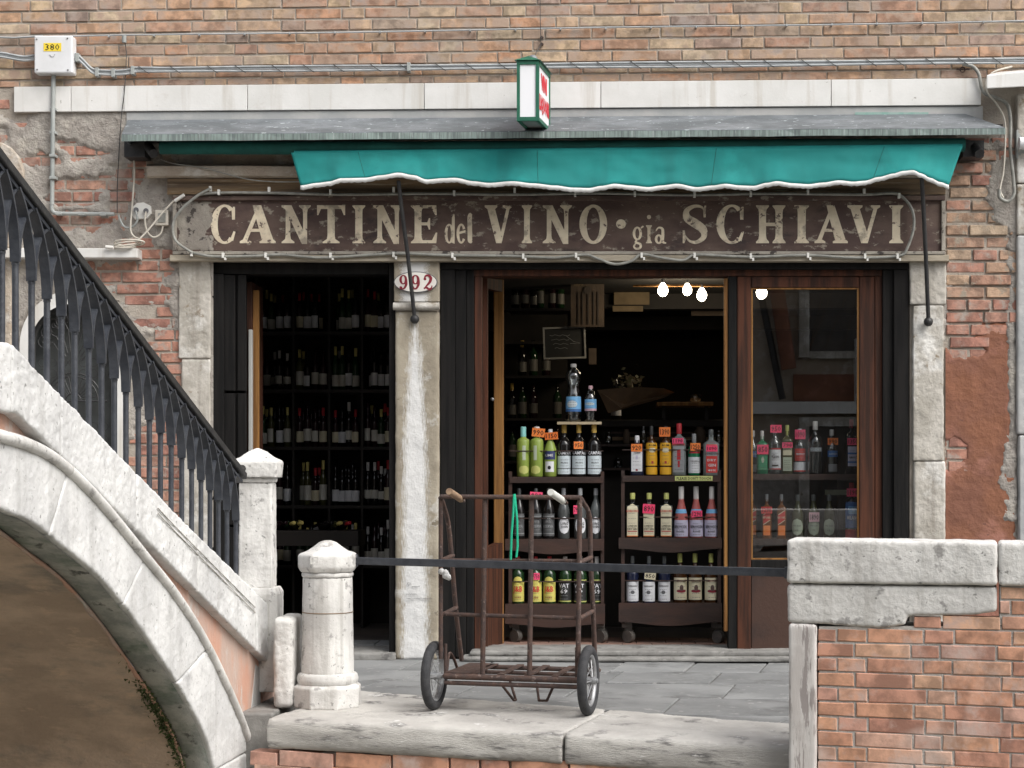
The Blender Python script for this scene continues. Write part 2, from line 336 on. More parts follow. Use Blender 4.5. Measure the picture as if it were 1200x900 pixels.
emit('bulb', (1.0, .90, .70), 14)
glass('pane', (.86,.88,.88), 1.2, .0, .15); glass('window_dark', (.10,.11,.12), 1.0, .1, .03)
# bottle stuff
glass('clear_glass', (.78,.82,.82), 1.6, .12, .10); glass('clear_dark', (.42,.44,.44), 1.0, .05, .04)
for n_, c_ in dict(g_black=(.010,.009,.009), g_green=(.012,.035,.012), g_emerald=(.01,.16,.07), g_brown=(.045,.018,.006), g_amber=(.16,.055,.012), g_olive=(.055,.055,.02),
                   g_rose=(.42,.11,.10), g_dark_blue=(.012,.016,.04), g_wine=(.022,.010,.012)).items(): mat(n_, c_, rough=.08)
mat('g_lime', (.27,.36,.07), (.24,.33,.06), 6, .4); mat('g_grey', (.20,.22,.22), (.16,.18,.18), 6, .12); mat('g_smoke', (.10,.11,.11), (.075,.08,.08), 6, .1)
for n_, c_ in dict(l_white=(.74,.75,.78), l_pale=(.62,.70,.74), l_cream=(.70,.64,.46), l_yellow=(.60,.54,.13), l_amber=(.75,.40,.02), l_red=(.60,.04,.035), l_lilac=(.58,.55,.70),
                   l_black=(.02,.02,.02), l_blue=(.05,.16,.42), l_sky=(.20,.48,.80), l_silver=(.30,.31,.32), l_darkgrey=(.085,.088,.09), l_sage=(.46,.52,.40), l_navy=(.03,.04,.14), l_green=(.03,.25,.12),
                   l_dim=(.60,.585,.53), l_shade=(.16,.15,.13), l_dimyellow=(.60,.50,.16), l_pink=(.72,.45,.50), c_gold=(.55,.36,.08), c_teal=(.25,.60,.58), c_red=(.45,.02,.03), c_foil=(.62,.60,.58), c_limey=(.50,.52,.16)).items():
    mat(n_, c_, tuple(x*.88 for x in c_), 8, .5)
mat('tag_orange', (.85,.20,.04), (.85,.25,.05), 8, .6); mat('tag_pink', (.90,.06,.16), (.85,.08,.20), 8, .6); mat('tape', (.62,.66,.25))
# ================================================================== SETTING: ground, quay, water
GZ = lambda px, py, z=0.0: gp(px, py, z)
# diagonal flagstones between the shop front and the kerb
jd = (gp(809, 839)-gp(848, 801)); jd.z = 0; jd.normalize()
kerbA, kerbB = gp(330, 806), gp(920, 850)
kdir = (kerbB-kerbA).normalized(); KN = Vector((-kdir.y, kdir.x, 0))
def kerb_y(x): return kerbA.y + (x-kerbA.x)*kdir.y/kdir.x
m = MB().prism([(-9, -1.25, -.009), (-1.9, -1.25, -.009), (-1.75, kerb_y(-1.75)+.02, -.009), (2.2, kerb_y(2.2)+.02, -.009), (9, kerb_y(2.2)+.02, -.009), (9, .3, -.009), (-9, .3, -.009)], (0, 0, -.2))
PAVE = m.build('pavement', 'slab_bed', kind='structure')
rows = [.0, -.62, -1.14, -1.72, -2.3, -3.0]
rnd = random.Random(5)
for r in range(5):
    x = -7.5 + rnd.random()*.5
    while x < 6.5:
        wd = rnd.choice([.42, .55, .62, .78])
        y1, y0 = rows[r]-.006, rows[r+1]+.006
        def pt(xx, yy):
            X = xx + jd.x/jd.y*(yy-y1)
            return X
        vis = -2.6 < x < 2.6
        a = [(pt(x+.006, y1), y1), (pt(x+wd-.006, y1), y1), (pt(x+wd-.006, y0), y0), (pt(x+.006, y0), y0)]
        a = [(px_, max(py_, (kerb_y(px_)+.008) if px_ > -1.75 else -1.25)) for px_, py_ in a]
        if a[0][1]-min(a[2][1], a[3][1]) > .05:
            zt = rnd.uniform(-.003, .003)
            b = MB().prism([(p[0], p[1], zt) for p in a], (0, 0, -.05))
            o = b.build('flagstone', 'pavement', PAVE, bevel=.004)
        x += wd
# kerb: two long rounded stones with the brick quay wall under them
edgeL, edgeM, edgeR = gp(315, 842), gp(660, 858), gp(925, 873)
def kerb_stone(x0, x1, nm):
    P0 = edgeL + (edgeR-edgeL)*((x0-edgeL.x)/(edgeR.x-edgeL.x)); P1 = edgeL + (edgeR-edgeL)*((x1-edgeL.x)/(edgeR.x-edgeL.x))
    e = (P1-P0).normalized(); nn = Vector((-e.y, e.x, 0))
    b0 = kerb_y(x0)-P0.y; b1 = kerb_y(x1)-P1.y
    prof = [(.012, -.135), (.0, -.12), (-.004, -.095), (-.005, -.07), (-.003, -.045), (.000, -.026), (.004, -.014), (.011, -.006), (.022, -.001), (.05, .001), (.12, .003), (.5, .003), (1, .003), (1, -.135)]
    b = MB(); n = 60; vs = []
    for i in range(n+1):
        t = i/n; base = P0.lerp(P1, t); dep = b0+(b1-b0)*t
        for q, z in prof:
            qq = q if q < .5 else (q if q < 1 else 1)*dep - (0 if q < 1 else .004)
            wob = .006*fbm(base.x*4, z*14, 1.0) if q < .2 else 0
            vs.append(base+nn*(qq+wob)+Vector((0, 0, z+(.003*fbm(base.x*2, q*9, 1)))))
    k = len(prof); fs = [(i*k+j, i*k+(j+1) % k, (i+1)*k+(j+1) % k, (i+1)*k+j) for i in range(n) for j in range(k)]
    fs += [tuple(range(k)), tuple(range((n+1)*k-1, n*k-1, -1))]
    b.add(vs, fs, 0, True)
    return b
Q = thing('quay', (0, -3, -.9), 'long worn stone quay edge over a low orange brick wall at the bottom', 'quay')
xl, xm, xr = gp(312, 842).x, edgeM.x, gp(1100, 880).x
for x0, x1 in ((xl, xm-.005), (xm+.005, xr), (xr+.01, xr+2.5)):
    kerb_stone(x0, x1, 'k').build('kerb_stone', 'kerb_top', Q); rough(bpy.context.scene.objects[-1] if False else list(Q.children)[-1], .008, .12, 3, 0)
EP = VP((edgeL.x, edgeL.y), (edgeR.x, edgeR.y))
MB().box(-4.2, xl-.006, -2.35, -1.26, -.3, -.003).build('landing_slab', 'step_stone', Q, bevel=.01)
m = MB().pb(EP, 300, 882, 1400, 1180, .035, .6); m.build('wall_backing', 'mortar_grey', Q)
# ================================================================== bricks
def brick_mesh(L_, H_, var, sm='brick_old', D=.10, ch=.003):
    r = random.Random(var); b = MB(); j = lambda a: r.uniform(-a, a)
    def loop(y, ins, a): return [(-L_/2+ins+j(a), y, -H_/2+ins+j(a)), (L_/2-ins+j(a), y, -H_/2+ins+j(a)), (L_/2-ins+j(a), y, H_/2-ins+j(a)), (-L_/2+ins+j(a), y, H_/2-ins+j(a))]
    f, s_, bk = loop(0, ch, .0030), loop(ch*.9, 0, .0024), loop(D, 0, 0)
    b.add(f+s_+bk, [(0,1,2,3)]+[(i, 4+i, 4+(i+1) % 4, (i+1) % 4) for i in range(4)]+[(4+i, 8+i, 8+(i+1) % 4, 4+(i+1) % 4) for i in range(4)])
    return b.mesh('brick', [sm])
BM = {}
def brick_at(P, x0, y0, x1, y1, off, mt, parent, r, D=.10, nm='brick'):
    """one brick whose face covers a pixel rectangle of a plane"""
    a, c = P.p(x0, y1, off), P.p(x1, y0, off); Lw = Vector((c.x-a.x, c.y-a.y)).length; Hw = c.z-a.z
    k = ('S' if Lw > .19 else 'H' if Lw > .09 else 'Q'); var = r.randrange(5); key = (k, var, mt, round(D, 2))
    LB = {'S': .255, 'H': .125, 'Q': .06}[k]
    if key not in BM: BM[key] = brick_mesh(LB, .058, var, mt, D)
    o = bpy.data.objects.new(nm, BM[key]); COL.objects.link(o)
    c0 = (a+c)/2; o.scale = (Lw/LB, 1, Hw/.058); o.rotation_euler = (r.uniform(-.010, .010), r.uniform(-.006, .006), math.atan2(P.d.y, P.d.x)+r.uniform(-.006, .006))
    o.location = c0 - WL[parent.name] if parent else c0
    if parent: o.parent = parent
    return o
def join_objs(objs, nm, parent):
    """bricks past the limit: one real-geometry mesh"""
    b = MB(); mats_ = []
    for o in objs:
        o.location = o.location; M_ = Matrix.LocRotScale(o.location, o.rotation_euler, o.scale)
        mt = o.data.materials[0]
        if mt.name not in mats_: mats_.append(mt.name)
        b.add([M_ @ v.co for v in o.data.vertices], [tuple(p.vertices) for p in o.data.polygons], mats_.index(mt.name))
    me = b.mesh(nm, mats_); n = bpy.data.objects.new(nm, me); COL.objects.link(n); n.parent = parent; n['kind'] = 'stuff'
    for o in objs: bpy.data.objects.remove(o)
    return n
# --- quay wall bricks (only the course right under the kerb shows)
r = random.Random(3)
qb = []
for row in range(3):
    x = 298 - r.random()*20 + (row % 2)*14
    while x < 1000:
        wd = r.choice([66, 66, 34]) * (1+ (x-300)/6000)
        ya = 883 + row*17.2 + (x-315)*.031
        if not (x > 935): qb.append(brick_at(EP, x, ya, x+wd-3.5, ya+13.6, .012, 'brick_new', Q, r))
        x += wd
MB().box(-40, 40, -26, 0, -1.6, -1.55).build('water', 'water', kind='structure')
MB().box(-400, 400, -400, 400, -2.2, -1.7).build('ground', 'pavement', kind='structure')

# ================================================================== sheets of render with broken edges
def sheet(P, x0, y0, x1, y1, step, mask, thick, base, nm, mt, parent, rough_=.006, seed=0, label=None, cut=-.02):
    """mask(px,py) > 0 where render survives; edges taper like broken plaster"""
    nx, ny = int((x1-x0)/step)+1, int((y1-y0)/step)+1; vs = []; mv = []
    for j in range(ny):
        for i in range(nx):
            px, py = x0+i*step, y0+j*step
            k = mask(px, py) + .55*noise.fractal(Vector((px/14, py/14, seed)), 1, 2, 4)
            t = max(0, min(1, k*2.2+.15)); t = t*t*(3-2*t)
            n_ = noise.fractal(Vector((px/22, py/22, seed+9)), .9, 2, 5)*rough_
            vs.append(P.p(px, py, base-(thick*t)-n_*t)); mv.append(k)
    fs = []
    for j in range(ny-1):
        for i in range(nx-1):
            q = (j*nx+i, j*nx+i+1, (j+1)*nx+i+1, (j+1)*nx+i)
            if max(mv[a] for a in q) > cut: fs.append(q)
    used = sorted({a for f in fs for a in f}); mp = {a: i for i, a in enumerate(used)}
    b = MB(); b.add([vs[a] for a in used], [[mp[a] for a in f] for f in fs], 0, True)
    return b.build(nm, mt, parent, label, fix=False)
def blobs(lst, d=1.0):
    def f(px, py):
        k = d
        for cx, cy, rx, ry in lst:
            q = math.hypot((px-cx)/rx, (py-cy)/ry); k = min(k, (q-1)*min(rx, ry)/12)
        return k
    return f
# ================================================================== THE HOUSE
H = thing('tavern_building', (0, 0, 0), 'old Venetian brick tavern front with peeling render, white marble strip and two dark wooden doorways', 'building')
U = lambda px, py, off=0: FP.p(px, py, off)
core = MB()
for (a, b_, c, d) in ((-260, -500, 28, 773), (28, -500, 140, 352), (28, 565, 140, 773), (140, -500, 247, 773), (247, -500, 462, 306), (462, -500, 515, 773), (515, -500, 1066, 306), (1066, -500, 1460, 773)):
    core.pb(FP, a+.01, b_+.01, c-.01, d-.01, .008, .40)
# arch corners of the small window
arc = [(28, 352)]+[(28+ (84-28)*(1-math.cos(t)), 405-53*math.sin(t)) for t in [i*math.pi/20 for i in range(0, 11)]]
core.pp(FP, [(28, 405)]+[(28+56*(1-math.cos(t)), 405-52*math.sin(t)) for t in [i*math.pi/20 for i in range(1, 11)]]+[(28, 353)], .013, .3)
core.pp(FP, [(84, 353)]+[(84+56*math.sin(t), 405-52*math.cos(t)) for t in [i*math.pi/20 for i in range(1, 11)]]+[(140, 353)], .013, .3)
core.build('wall', 'mortar', H)
allb = []
r = random.Random(11)
def yj(i, px):    # i-th mortar joint of the upper courses at column px
    yl = 12.9+13.42*i; yr = -.6+13.68*i
    return yl+(yr-yl)*(px-80)/1020
def course(i, x0, x1, test, mt, phase, size=(53.5, 27.5), joint=2.0, off=(-.002, .004), jfn=yj, clip=(-999, 9999)):
    x = x0-phase; k = 0
    while x < x1:
        wd = size[0] if k % 2 == 0 else size[1]
        if r.random() < .16: wd = size[0]
        wd *= r.uniform(.97, 1.03); xm = x+wd/2
        ya, yb = jfn(i, xm)+joint*.5, jfn(i+1, xm)-joint*.5
        xa_, xb_ = max(x+joint*.5, clip[0]), min(x+wd-joint*.5, clip[1])
        t = test(x, ya, x+wd, yb) if xb_-xa_ > 4 else False
        if t:
            hi_ = t if isinstance(t, tuple) else (ya, yb)
            o = brick_at(FP, xa_, hi_[0], xb_, hi_[1], r.uniform(*off), mt if isinstance(mt, str) else mt(xm, ya), H, r)
            o['_v'] = 1 if (-10 < xm < 1210 and yb > 0) else 0; allb.append(o)
        k += 1; x += wd
def top_test(x0, ya, x1, yb):
    lim = 101.5-(x0-20)*.0092
    if ya > lim-5: return False
    if yb > lim: return (ya, lim)
    if x0 < 16 and ya > 82: return False
    return (ya, yb)
for i in range(-4, 8): course(i, -60, 1260, top_test, 'brick_old', (i % 2)*41+r.uniform(-6, 6))
# left wall: bricks bared where the render has fallen
EXL = [(78,171,13,8),(49,187,17,7),(96,182,24,5),(92,218,30,10),(88,232,26,9),(92,258,32,11),(128,214,13,8),(165,196,26,7),(160,205,10,10),(142,232,12,26),(165,292,18,14),
       (150,322,52,15),(163,345,38,12),(170,362,26,12),(180,376,22,10),(188,397,18,9),(192,415,16,16),(203,440,12,40),(175,300,30,9),
       (185,560,40,70),(190,640,40,60),(20,120,22,24),(0,190,5,30)]
mkL = blobs(EXL, 1.0)
def left_test(x0, ya, x1, yb):
    xm, ym = (x0+x1)/2, (ya+yb)/2
    if ya < 103 or (24 < xm < 160 and 345 < ym): return False
    if x0 < 60 and ya < 133: pass
    if ya < 136 and x1 > 14 and not x1 < 18: return False
    return mkL(xm, ym) < .55 or mkL(x0, ym) < .3 or mkL(x1, ym) < .3
yjl = lambda i, px: 102.+13.5*i
for i in range(0, 47): course(i, -4, 246, left_test, 'brick_red', (i % 2)*38+r.uniform(-6, 6), (50, 25), 2.6, (-.004, .006), yjl, (-20, 246))
# right wall
EXR = [(1150,185,45,12),(1140,215,30,14),(1165,255,34,45),(1150,305,40,30),(1128,240,16,18),(1150,330,42,22),(1128,350,20,20),(1160,365,34,14),(1128,385,22,16),(1118,530,11,18),(1130,405,20,12),(1190,330,6,12)]
mkR = blobs(EXR, 1.0)
def right_test(x0, ya, x1, yb):
    xm, ym = (x0+x1)/2, (ya+yb)/2
    if ya < 160: return False
    if ya < 372: return (ya, yb)
    return mkR(xm, ym) < .5 or mkR(x0, ym) < .3
yjr = lambda i, px: 160+14.6*i
for i in range(0, 32): course(i, 1109, 1192, right_test, lambda x, y: 'brick_mixed' if y < 350 and r.random() < .8 else 'brick_red', (i % 2)*20+r.uniform(-4, 4), (48, 30), 3.2, (-.012, .006), yjr, (1109.5, 1191))
allb.sort(key=lambda o: -(o['_v']*10+o.scale.x*o.data.vertices[1].co.x))
for o in allb: del o['_v']
far = allb[296:]
if far: join_objs(far, 'brick', H)
print('bricks', len(allb))
# upper wall above the frame, further floors
b = MB().pb(FP, -260, -500, 1460, -46, -.003, .0075)
up = b.build('upper_wall', 'brick_old', H)
mU = MATS['brick_old'].copy(); mU.name = 'brick_upper'
n = mU.node_tree.nodes; L = mU.node_tree.links; bt = n.new('ShaderNodeTexBrick'); tc = n.new('ShaderNodeTexCoord'); mp = n.new('ShaderNodeMapping'); mp.inputs['Rotation'].default_value = (math.pi/2, 0, 0)
bt.inputs['Scale'].default_value = 1; bt.inputs['Brick Width'].default_value = .26; bt.inputs['Row Height'].default_value = .069; bt.inputs['Mortar Size'].default_value = .006
bt.inputs['Color1'].default_value = (.46, .24, .14, 1); bt.inputs['Color2'].default_value = (.36, .19, .13, 1); bt.inputs['Mortar'].default_value = (.32, .28, .24, 1)
L.new(tc.outputs['Object'], mp.inputs[0]); L.new(mp.outputs[0], bt.inputs['Vector']); L.new(bt.outputs['Color'], n['Principled BSDF'].inputs['Base Color']); up.data.materials[0] = mU
MATS['brick_upper'] = mU
# --- render coats
def left_mask(px, py):
    k = mkL(px, py)
    if py < 134: k = min(k, (py-128)/6 if px > 14 else 1)
    if 140 < px and py < 150: k = min(k, 1)
    # window arch opening
    dx, dy = (px-82)/58, (py-400)/60
    if py < 400: k = min(k, (math.hypot(dx, dy)-1)*5)
    elif 24 < px < 140 and py < 560: k = min(k, -1)
    return k
sheet(FP, -8, 130, 250, 773, 2.0, left_mask, .015, .006, 'render_coat', 'render_grey', H, .008, 1)
def right_grey(px, py):
    k = -1.0
    for cx, cy, rx, ry in ((1180,225,26,45),(1186,420,7,190),(1183,560,12,60),(1190,280,6,60),(1175,170,30,6),(1088,350,26,60)):
        q = math.hypot((px-cx)/rx, (py-cy)/ry); k = max(k, (1-q)*min(rx, ry)/12)
    return k
sheet(FP, 1100, 150, 1192, 773, 2.0, right_grey, .016, .008, 'render_coat', 'render_grey', H, .006, 3)
def right_red(px, py):
    k = min(mkR(px, py), (py-372)/12, (1184-px)/6 if py < 560 else (1190-px)/6)
    return k
sheet(FP, 1108, 372, 1192, 773, 2.0, right_red, .016, .012, 'red_render_coat', 'render_red', H, .005, 5)
# --- marble strip in six slabs, one with a crack
sx = [16, 83, 145, 290, 497, 704, 974, 1150]
for a, c in zip(sx, sx[1:]):
    f = lambda x, t: (101.6-(x-16)*.0088) if t else (131.2-(x-16)*.0073)
    mb = MB().pp(FP, [(a+.35, f(a, 1)), (c-.35, f(c, 1)), (c-.35, f(c, 0)), (a+.35, f(a, 0))], -.028, .02)
    mb.build('marble_slab', 'marble', H, bevel=.0025)
MB().pp(FP, [(148, 131.5), (1152, 124.3), (1152, 142), (148, 146)], -.016, .02).build('cement_band', 'cement', H, bevel=.003)
MB().pb(FP, 1002, 131.5, 1088, 137, -.020, -.012).build('copper_strip', 'verdigris', H)
# wall above the lintel between the jambs (under the canopy)
def lint(px, py): return min((px-168)/8, (1120-px)/6, (py-158)/4, (212-py)/4)
sheet(FP, 160, 150, 1130, 214, 3.0, lint, .016, .012, 'render_coat', 'render_warm', H, .006, 8)
# --- stone door jambs
def stone_block(nm, x0, y0, x1, y1, o0, o1, mt, P=FP, st=.012, par=H, lab=None, lev=4, size=.12):
    return rough(MB().pb(P, x0, y0, x1, y1, o0, o1).build(nm, mt, par, lab), st, size, lev, .006)
mj = MATS['pilaster']
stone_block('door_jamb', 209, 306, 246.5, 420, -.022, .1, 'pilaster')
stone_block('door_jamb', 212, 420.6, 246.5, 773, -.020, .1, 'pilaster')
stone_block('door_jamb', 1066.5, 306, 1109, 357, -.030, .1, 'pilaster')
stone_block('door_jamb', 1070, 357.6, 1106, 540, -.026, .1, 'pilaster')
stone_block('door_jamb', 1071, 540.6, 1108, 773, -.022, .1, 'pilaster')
# middle pier: weathered tan stone with a splash of whitewash down its face
mp_ = mat('pier', (.36,.32,.25), (.27,.235,.18), 5, .85, .6, 45, bdist=.008, spot=((.50,.48,.44), .60, 6, .08), spot2=((.18,.15,.11), .68, 12, .04))
n = mp_.node_tree.nodes; L = mp_.node_tree.links; B = n['Principled BSDF']
old = B.inputs['Base Color'].links[0].from_socket
tc = n.new('ShaderNodeTexCoord'); sx_ = n.new('ShaderNodeSeparateXYZ'); L.new(tc.outputs['Object'], sx_.inputs[0])
def mth(op, a, b_, c=None):
    t = n.new('ShaderNodeMath'); t.operation = op
    for s_, v in zip(t.inputs, (a, b_, c)):
        if v is None: continue
        if isinstance(v, (int, float)): s_.default_value = v
        else: L.new(v, s_)
    return t.outputs[0]
# object z: 0 at foot, 1.98 at the bracket; width of splash grows downwards
nzt = n.new('ShaderNodeTexNoise'); nzt.inputs['Scale'].default_value = 14; nzt.inputs['Detail'].default_value = 8; nzt.inputs['Roughness'].default_value = .7
nzs = n.new('ShaderNodeTexNoise'); nzs.inputs['Scale'].default_value = 55; nzs.inputs['Detail'].default_value = 4
down = mth('SUBTRACT', 1.99, sx_.outputs['Z'])
wid = mth('MULTIPLY', mth('POWER', mth('MAXIMUM', down, .0), .62), .074)
d_ = mth('ABSOLUTE', mth('ADD', sx_.outputs['X'], .012), 0)
k_ = mth('MULTIPLY', mth('SUBTRACT', wid, d_), 26)
k_ = mth('ADD', k_, mth('MULTIPLY', mth('SUBTRACT', nzt.outputs[0], .5), 2.6))
k_ = mth('ADD', k_, mth('MULTIPLY', mth('SUBTRACT', nzs.outputs[0], .5), 2.4))
fade = mth('MULTIPLY', mth('SUBTRACT', 1.35, down), .9); fade = mth('MINIMUM', mth('MAXIMUM', fade, -.45), .6)
k_ = mth('ADD', k_, fade); kc = n.new('ShaderNodeClamp'); L.new(k_, kc.inputs[0])
mm = n.new('ShaderNodeMix'); mm.data_type = 'RGBA'; L.new(kc.outputs[0], mm.inputs['Factor']); L.new(old, mm.inputs[6]); mm.inputs[7].default_value = (.66, .66, .65, 1); L.new(mm.outputs[2], B.inputs['Base Color'])
o = MB().pb(FP, 463, 364, 514.5, 773, -.045, .3).build('pier', 'pier', H); rough(o, .010, .12, 4, .008)
o = MB().pb(FP, 461.5, 306, 514.8, 354, -.043, .3).build('pier_capital', 'pier', H); rough(o, .006, .12, 3, .006)
MB().tube([U(461, 359, -.052), U(515, 359, -.052)], .024, 10).build('pier_moulding', 'pilaster', H)
# handwritten scribble on the pier, flat marks
mb = MB()
for i, (x0, x1, y) in enumerate(((483, 492, 688), (476, 488, 697), (476, 506, 702))):
    pts = [U(x0+(x1-x0)*t/14, y-1.2*abs(math.sin(t*1.9+i)), -.0525) for t in range(15)]
    mb.tube(pts, .0014, 4)
mb.tube([U(477, 683, -.0525), U(479, 686.5, -.0525), U(481.5, 683, -.0525), U(477, 683, -.0525)], .0014, 4)
mb.build('scribble', 'ink_grey', H)
# --- cornice over the sign and ledge below
def lathe_strip(nm, prof, x0, x1, mt, yref, par=H, seg=24):
    """moulding: prof = (off, pixel y) pairs swept between two columns"""
    b = MB(); k = len(prof); vs = []
    for i in range(seg+1):
        x = x0+(x1-x0)*i/seg
        for o_, y in prof: vs.append(U(x, y+.6*fbm(x/60, y/50, 1), o_+.002*fbm(x/25, y/9, 1)))
    fs = [(i*k+j, i*k+j+1, (i+1)*k+j+1, (i+1)*k+j) for i in range(seg) for j in range(k-1)]+[tuple(range(k)), tuple(range((seg+1)*k-1, seg*k-1, -1))]
    b.add(vs, fs); return b.build(nm, mt, par)
lathe_strip('cornice', [(.02, 192), (-.10, 195), (-.105, 206), (-.085, 208.5), (.02, 209)], 172, 1112, 'render_warm', 0)
lathe_strip('cornice_moulding', [(.02, 209.2), (-.075, 209.4), (-.07, 213), (-.055, 216), (-.05, 221), (-.065, 224), (-.06, 228), (.02, 228)], 196, 1108, 'old_wood', 0)
lathe_strip('door_lintel', [(.05, 298.5), (-.075, 298.8), (-.078, 305.5), (-.05, 307.3), (.05, 307.5)], 199, 1112, 'ledge', 0)
# ================================================================== doorways
HW = lambda px, py, off=0: FP.p(px, py, off)
def frame_bar(nm, x0, y0, x1, y1, o0, o1, mt, par, bev=.004, lab=None):
    return MB().pb(FP, x0, y0, x1, y1, o0, o1).build(nm, mt, par, lab, bevel=bev)
def part_empty(nm, px, py, off=0, par=H, lab=None):
    p = U(px, py, off); o = bpy.data.objects.new(nm, None); COL.objects.link(o); o.parent = par; o.location = p-WL[par.name]; WL[o.name] = p; o.empty_display_size = .1
    if lab: o['label'] = lab
    return o
# left doorway
D1 = part_empty('door_frame', 355, 773)
frame_bar('lintel', 248, 307.8, 455.5, 321, .02, .16, 'wood_black', D1)
frame_bar('jamb', 455.8, 307.8, 463, 766, -.01, .20, 'wood_black', D1)
frame_bar('jamb', 247.3, 321.2, 262, 770, -.005, .2, 'wood_black', D1)
# folded shutter leaf in the left reveal: three narrow panels
SH = part_empty('shutter', 275, 770)
for x0, x1, o0 in ((262.4, 275, .015), (275.6, 277.6, .045), (278, 288, .03)):
    for y0, y1 in ((322, 458), (461, 615), (618, 768)): frame_bar('panel', x0, y0, x1, y1, o0, o0+.04, 'wood_black', SH)
frame_bar('rail', 262.2, 322, 288.5, 768, .075, .09, 'wood_black', SH)
# inner glazed leaf seen edge-on
DL = part_empty('door', 298, 766, .25, lab='inner door leaf standing open with orange wooden edge')
frame_bar('stile', 289, 330, 295, 766, .16, .50, 'wood_brown', DL)
frame_bar('edge_strip', 295.3, 340, 303, 766, .20, .235, 'wood_gold', DL)
frame_bar('edge_strip', 291, 386, 295.2, 766, .12, .158, 'frame_white', DL)
rough(MB().pb(FP, 340, 765.5, 463, 775.5, -.10, .35).build('threshold', 'step_stone', H), .008, .1, 3, .008)
# right doorway
D2 = part_empty('door_frame', 790, 773, 0)
frame_bar('lintel', 516, 308, 1065, 315.4, -.012, .12, 'wood_black', D2)
frame_bar('lintel', 548, 315.6, 1034, 323.4, .03, .16, 'wood_brown', D2)
frame_bar('jamb', 556, 323.6, 564.5, 768, .035, .14, 'wood_brown', D2)
frame_bar('jamb', 1025.5, 323.6, 1034, 768, .035, .14, 'wood_brown', D2)
frame_bar('mullion', 853.5, 323.6, 863.5, 766, .04, .15, 'wood_black', D2)
frame_bar('mullion_edge', 848.5, 326, 853.2, 740, .05, .10, 'wood_gold', D2)
for nm, xs in (('shutter', ((516, 533), (533.6, 546))), ('shutter', ((1034.5, 1047), (1047.6, 1065)))):
    S2 = part_empty(nm, (xs[0][0]+xs[1][1])/2, 770, 0)
    for i, (x0, x1) in enumerate(xs):
        oo = .0 if (x0 in (516, 1047.6)) else .022
        frame_bar('board', x0, 315.8, x1, 770, oo-.008, oo+.05, 'wood_black', S2, .003)
    frame_bar('batten', xs[0][0]+2, 420, xs[1][1]-2, 424, .045, .06, 'wood_black', S2)
frame_bar('jamb_board', 546.4, 315.8, 555.6, 769, .028, .09, 'wood_black', D2)
# open inner door leaf (left), golden wood along its edge, with its glass
DO = part_empty('door', 580, 766, .3, lab='brown glazed door leaf folded inward with golden varnished edge')
frame_bar('stile', 565, 325, 571.5, 768, .15, .20, 'wood_brown', DO)
frame_bar('stile', 578.5, 327, 590, 768, .44, .49, 'wood_gold', DO, .006)
MB().hexa([U(565, 326, .2), U(571.5, 326, .2), U(571.5, 338, .2), U(565, 338, .2)], [U(578.5, 328, .439), U(589, 328, .439), U(589, 342, .439), U(578.5, 342, .439)]).build('top_rail', 'wood_brown', DO)
MB().hexa([U(565, 642, .2), U(571.5, 642, .2), U(571.5, 768, .2), U(565, 768, .2)], [U(578.5, 636, .439), U(589, 636, .439), U(589, 756, .439), U(578.5, 756, .439)]).build('bottom_panel', 'wood_brown', DO)
MB().sphere(U(577, 468, .30), .012).build('handle', 'screw', DO)
# closed glazed leaf (right)
DR = part_empty('glazed_door', 945, 770, 0)
frame_bar('stile', 864, 324, 880, 768, .035, .085, 'wood_brown', DR, .006)
frame_bar('stile', 1007, 324, 1025, 768, .035, .085, 'wood_brown', DR, .006)
frame_bar('top_rail', 880.3, 324, 1006.7, 337, .037, .083, 'wood_brown', DR, .006)
frame_bar('bottom_rail', 880.3, 656, 1006.7, 673, .037, .083, 'wood_black', DR, .006)
frame_bar('bottom_panel', 880.3, 673.3, 1006.7, 766, .050, .075, 'wood_panel', DR, .004)
for x0, y0, x1, y1 in ((880.4, 337.3, 882.2, 655.7), (1004.8, 337.3, 1006.6, 655.7), (882.4, 337.3, 1004.6, 339), (882.4, 654, 1004.6, 655.7)):
    frame_bar('glazing_bead', x0, y0, x1, y1, .045, .07, 'wood_gold', DR, 0)
b = MB(); b.add([U(880.5, 337.5, .060), U(1006.5, 337.5, .060), U(1006.5, 655.5, .060), U(880.5, 655.5, .060)], [(0,1,2,3)]); b.build('pane', 'pane', DR, fix=False)
# step and threshold of the right doorway
rough(MB().pb(FP, 550, 762.6, 1066, 769.6, -.09, .30).build('threshold', 'step_stone', H), .006, .1, 4, .006)
rough(MB().pb(FP, 540, 770.6, 1066, 776, -.16, .30).build('step', 'step_stone', H), .006, .1, 4, .004)
# ================================================================== inside
zf = U(700, 763).z
R = thing('shop_interior', (0, 3, zf), 'dim shop room with dark walls seen through both doorways', 'room')
X0, X1 = -4.4, 3.4; ZC = U(600, 306).z+.12
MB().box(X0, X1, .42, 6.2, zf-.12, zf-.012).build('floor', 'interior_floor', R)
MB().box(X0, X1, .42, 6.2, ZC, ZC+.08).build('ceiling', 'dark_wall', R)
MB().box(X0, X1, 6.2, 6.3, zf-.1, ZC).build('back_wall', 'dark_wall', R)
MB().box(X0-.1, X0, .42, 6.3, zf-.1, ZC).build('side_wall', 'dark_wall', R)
MB().box(X1, X1+.1, .42, 6.3, zf-.1, ZC).build('side_wall', 'dark_wall', R)
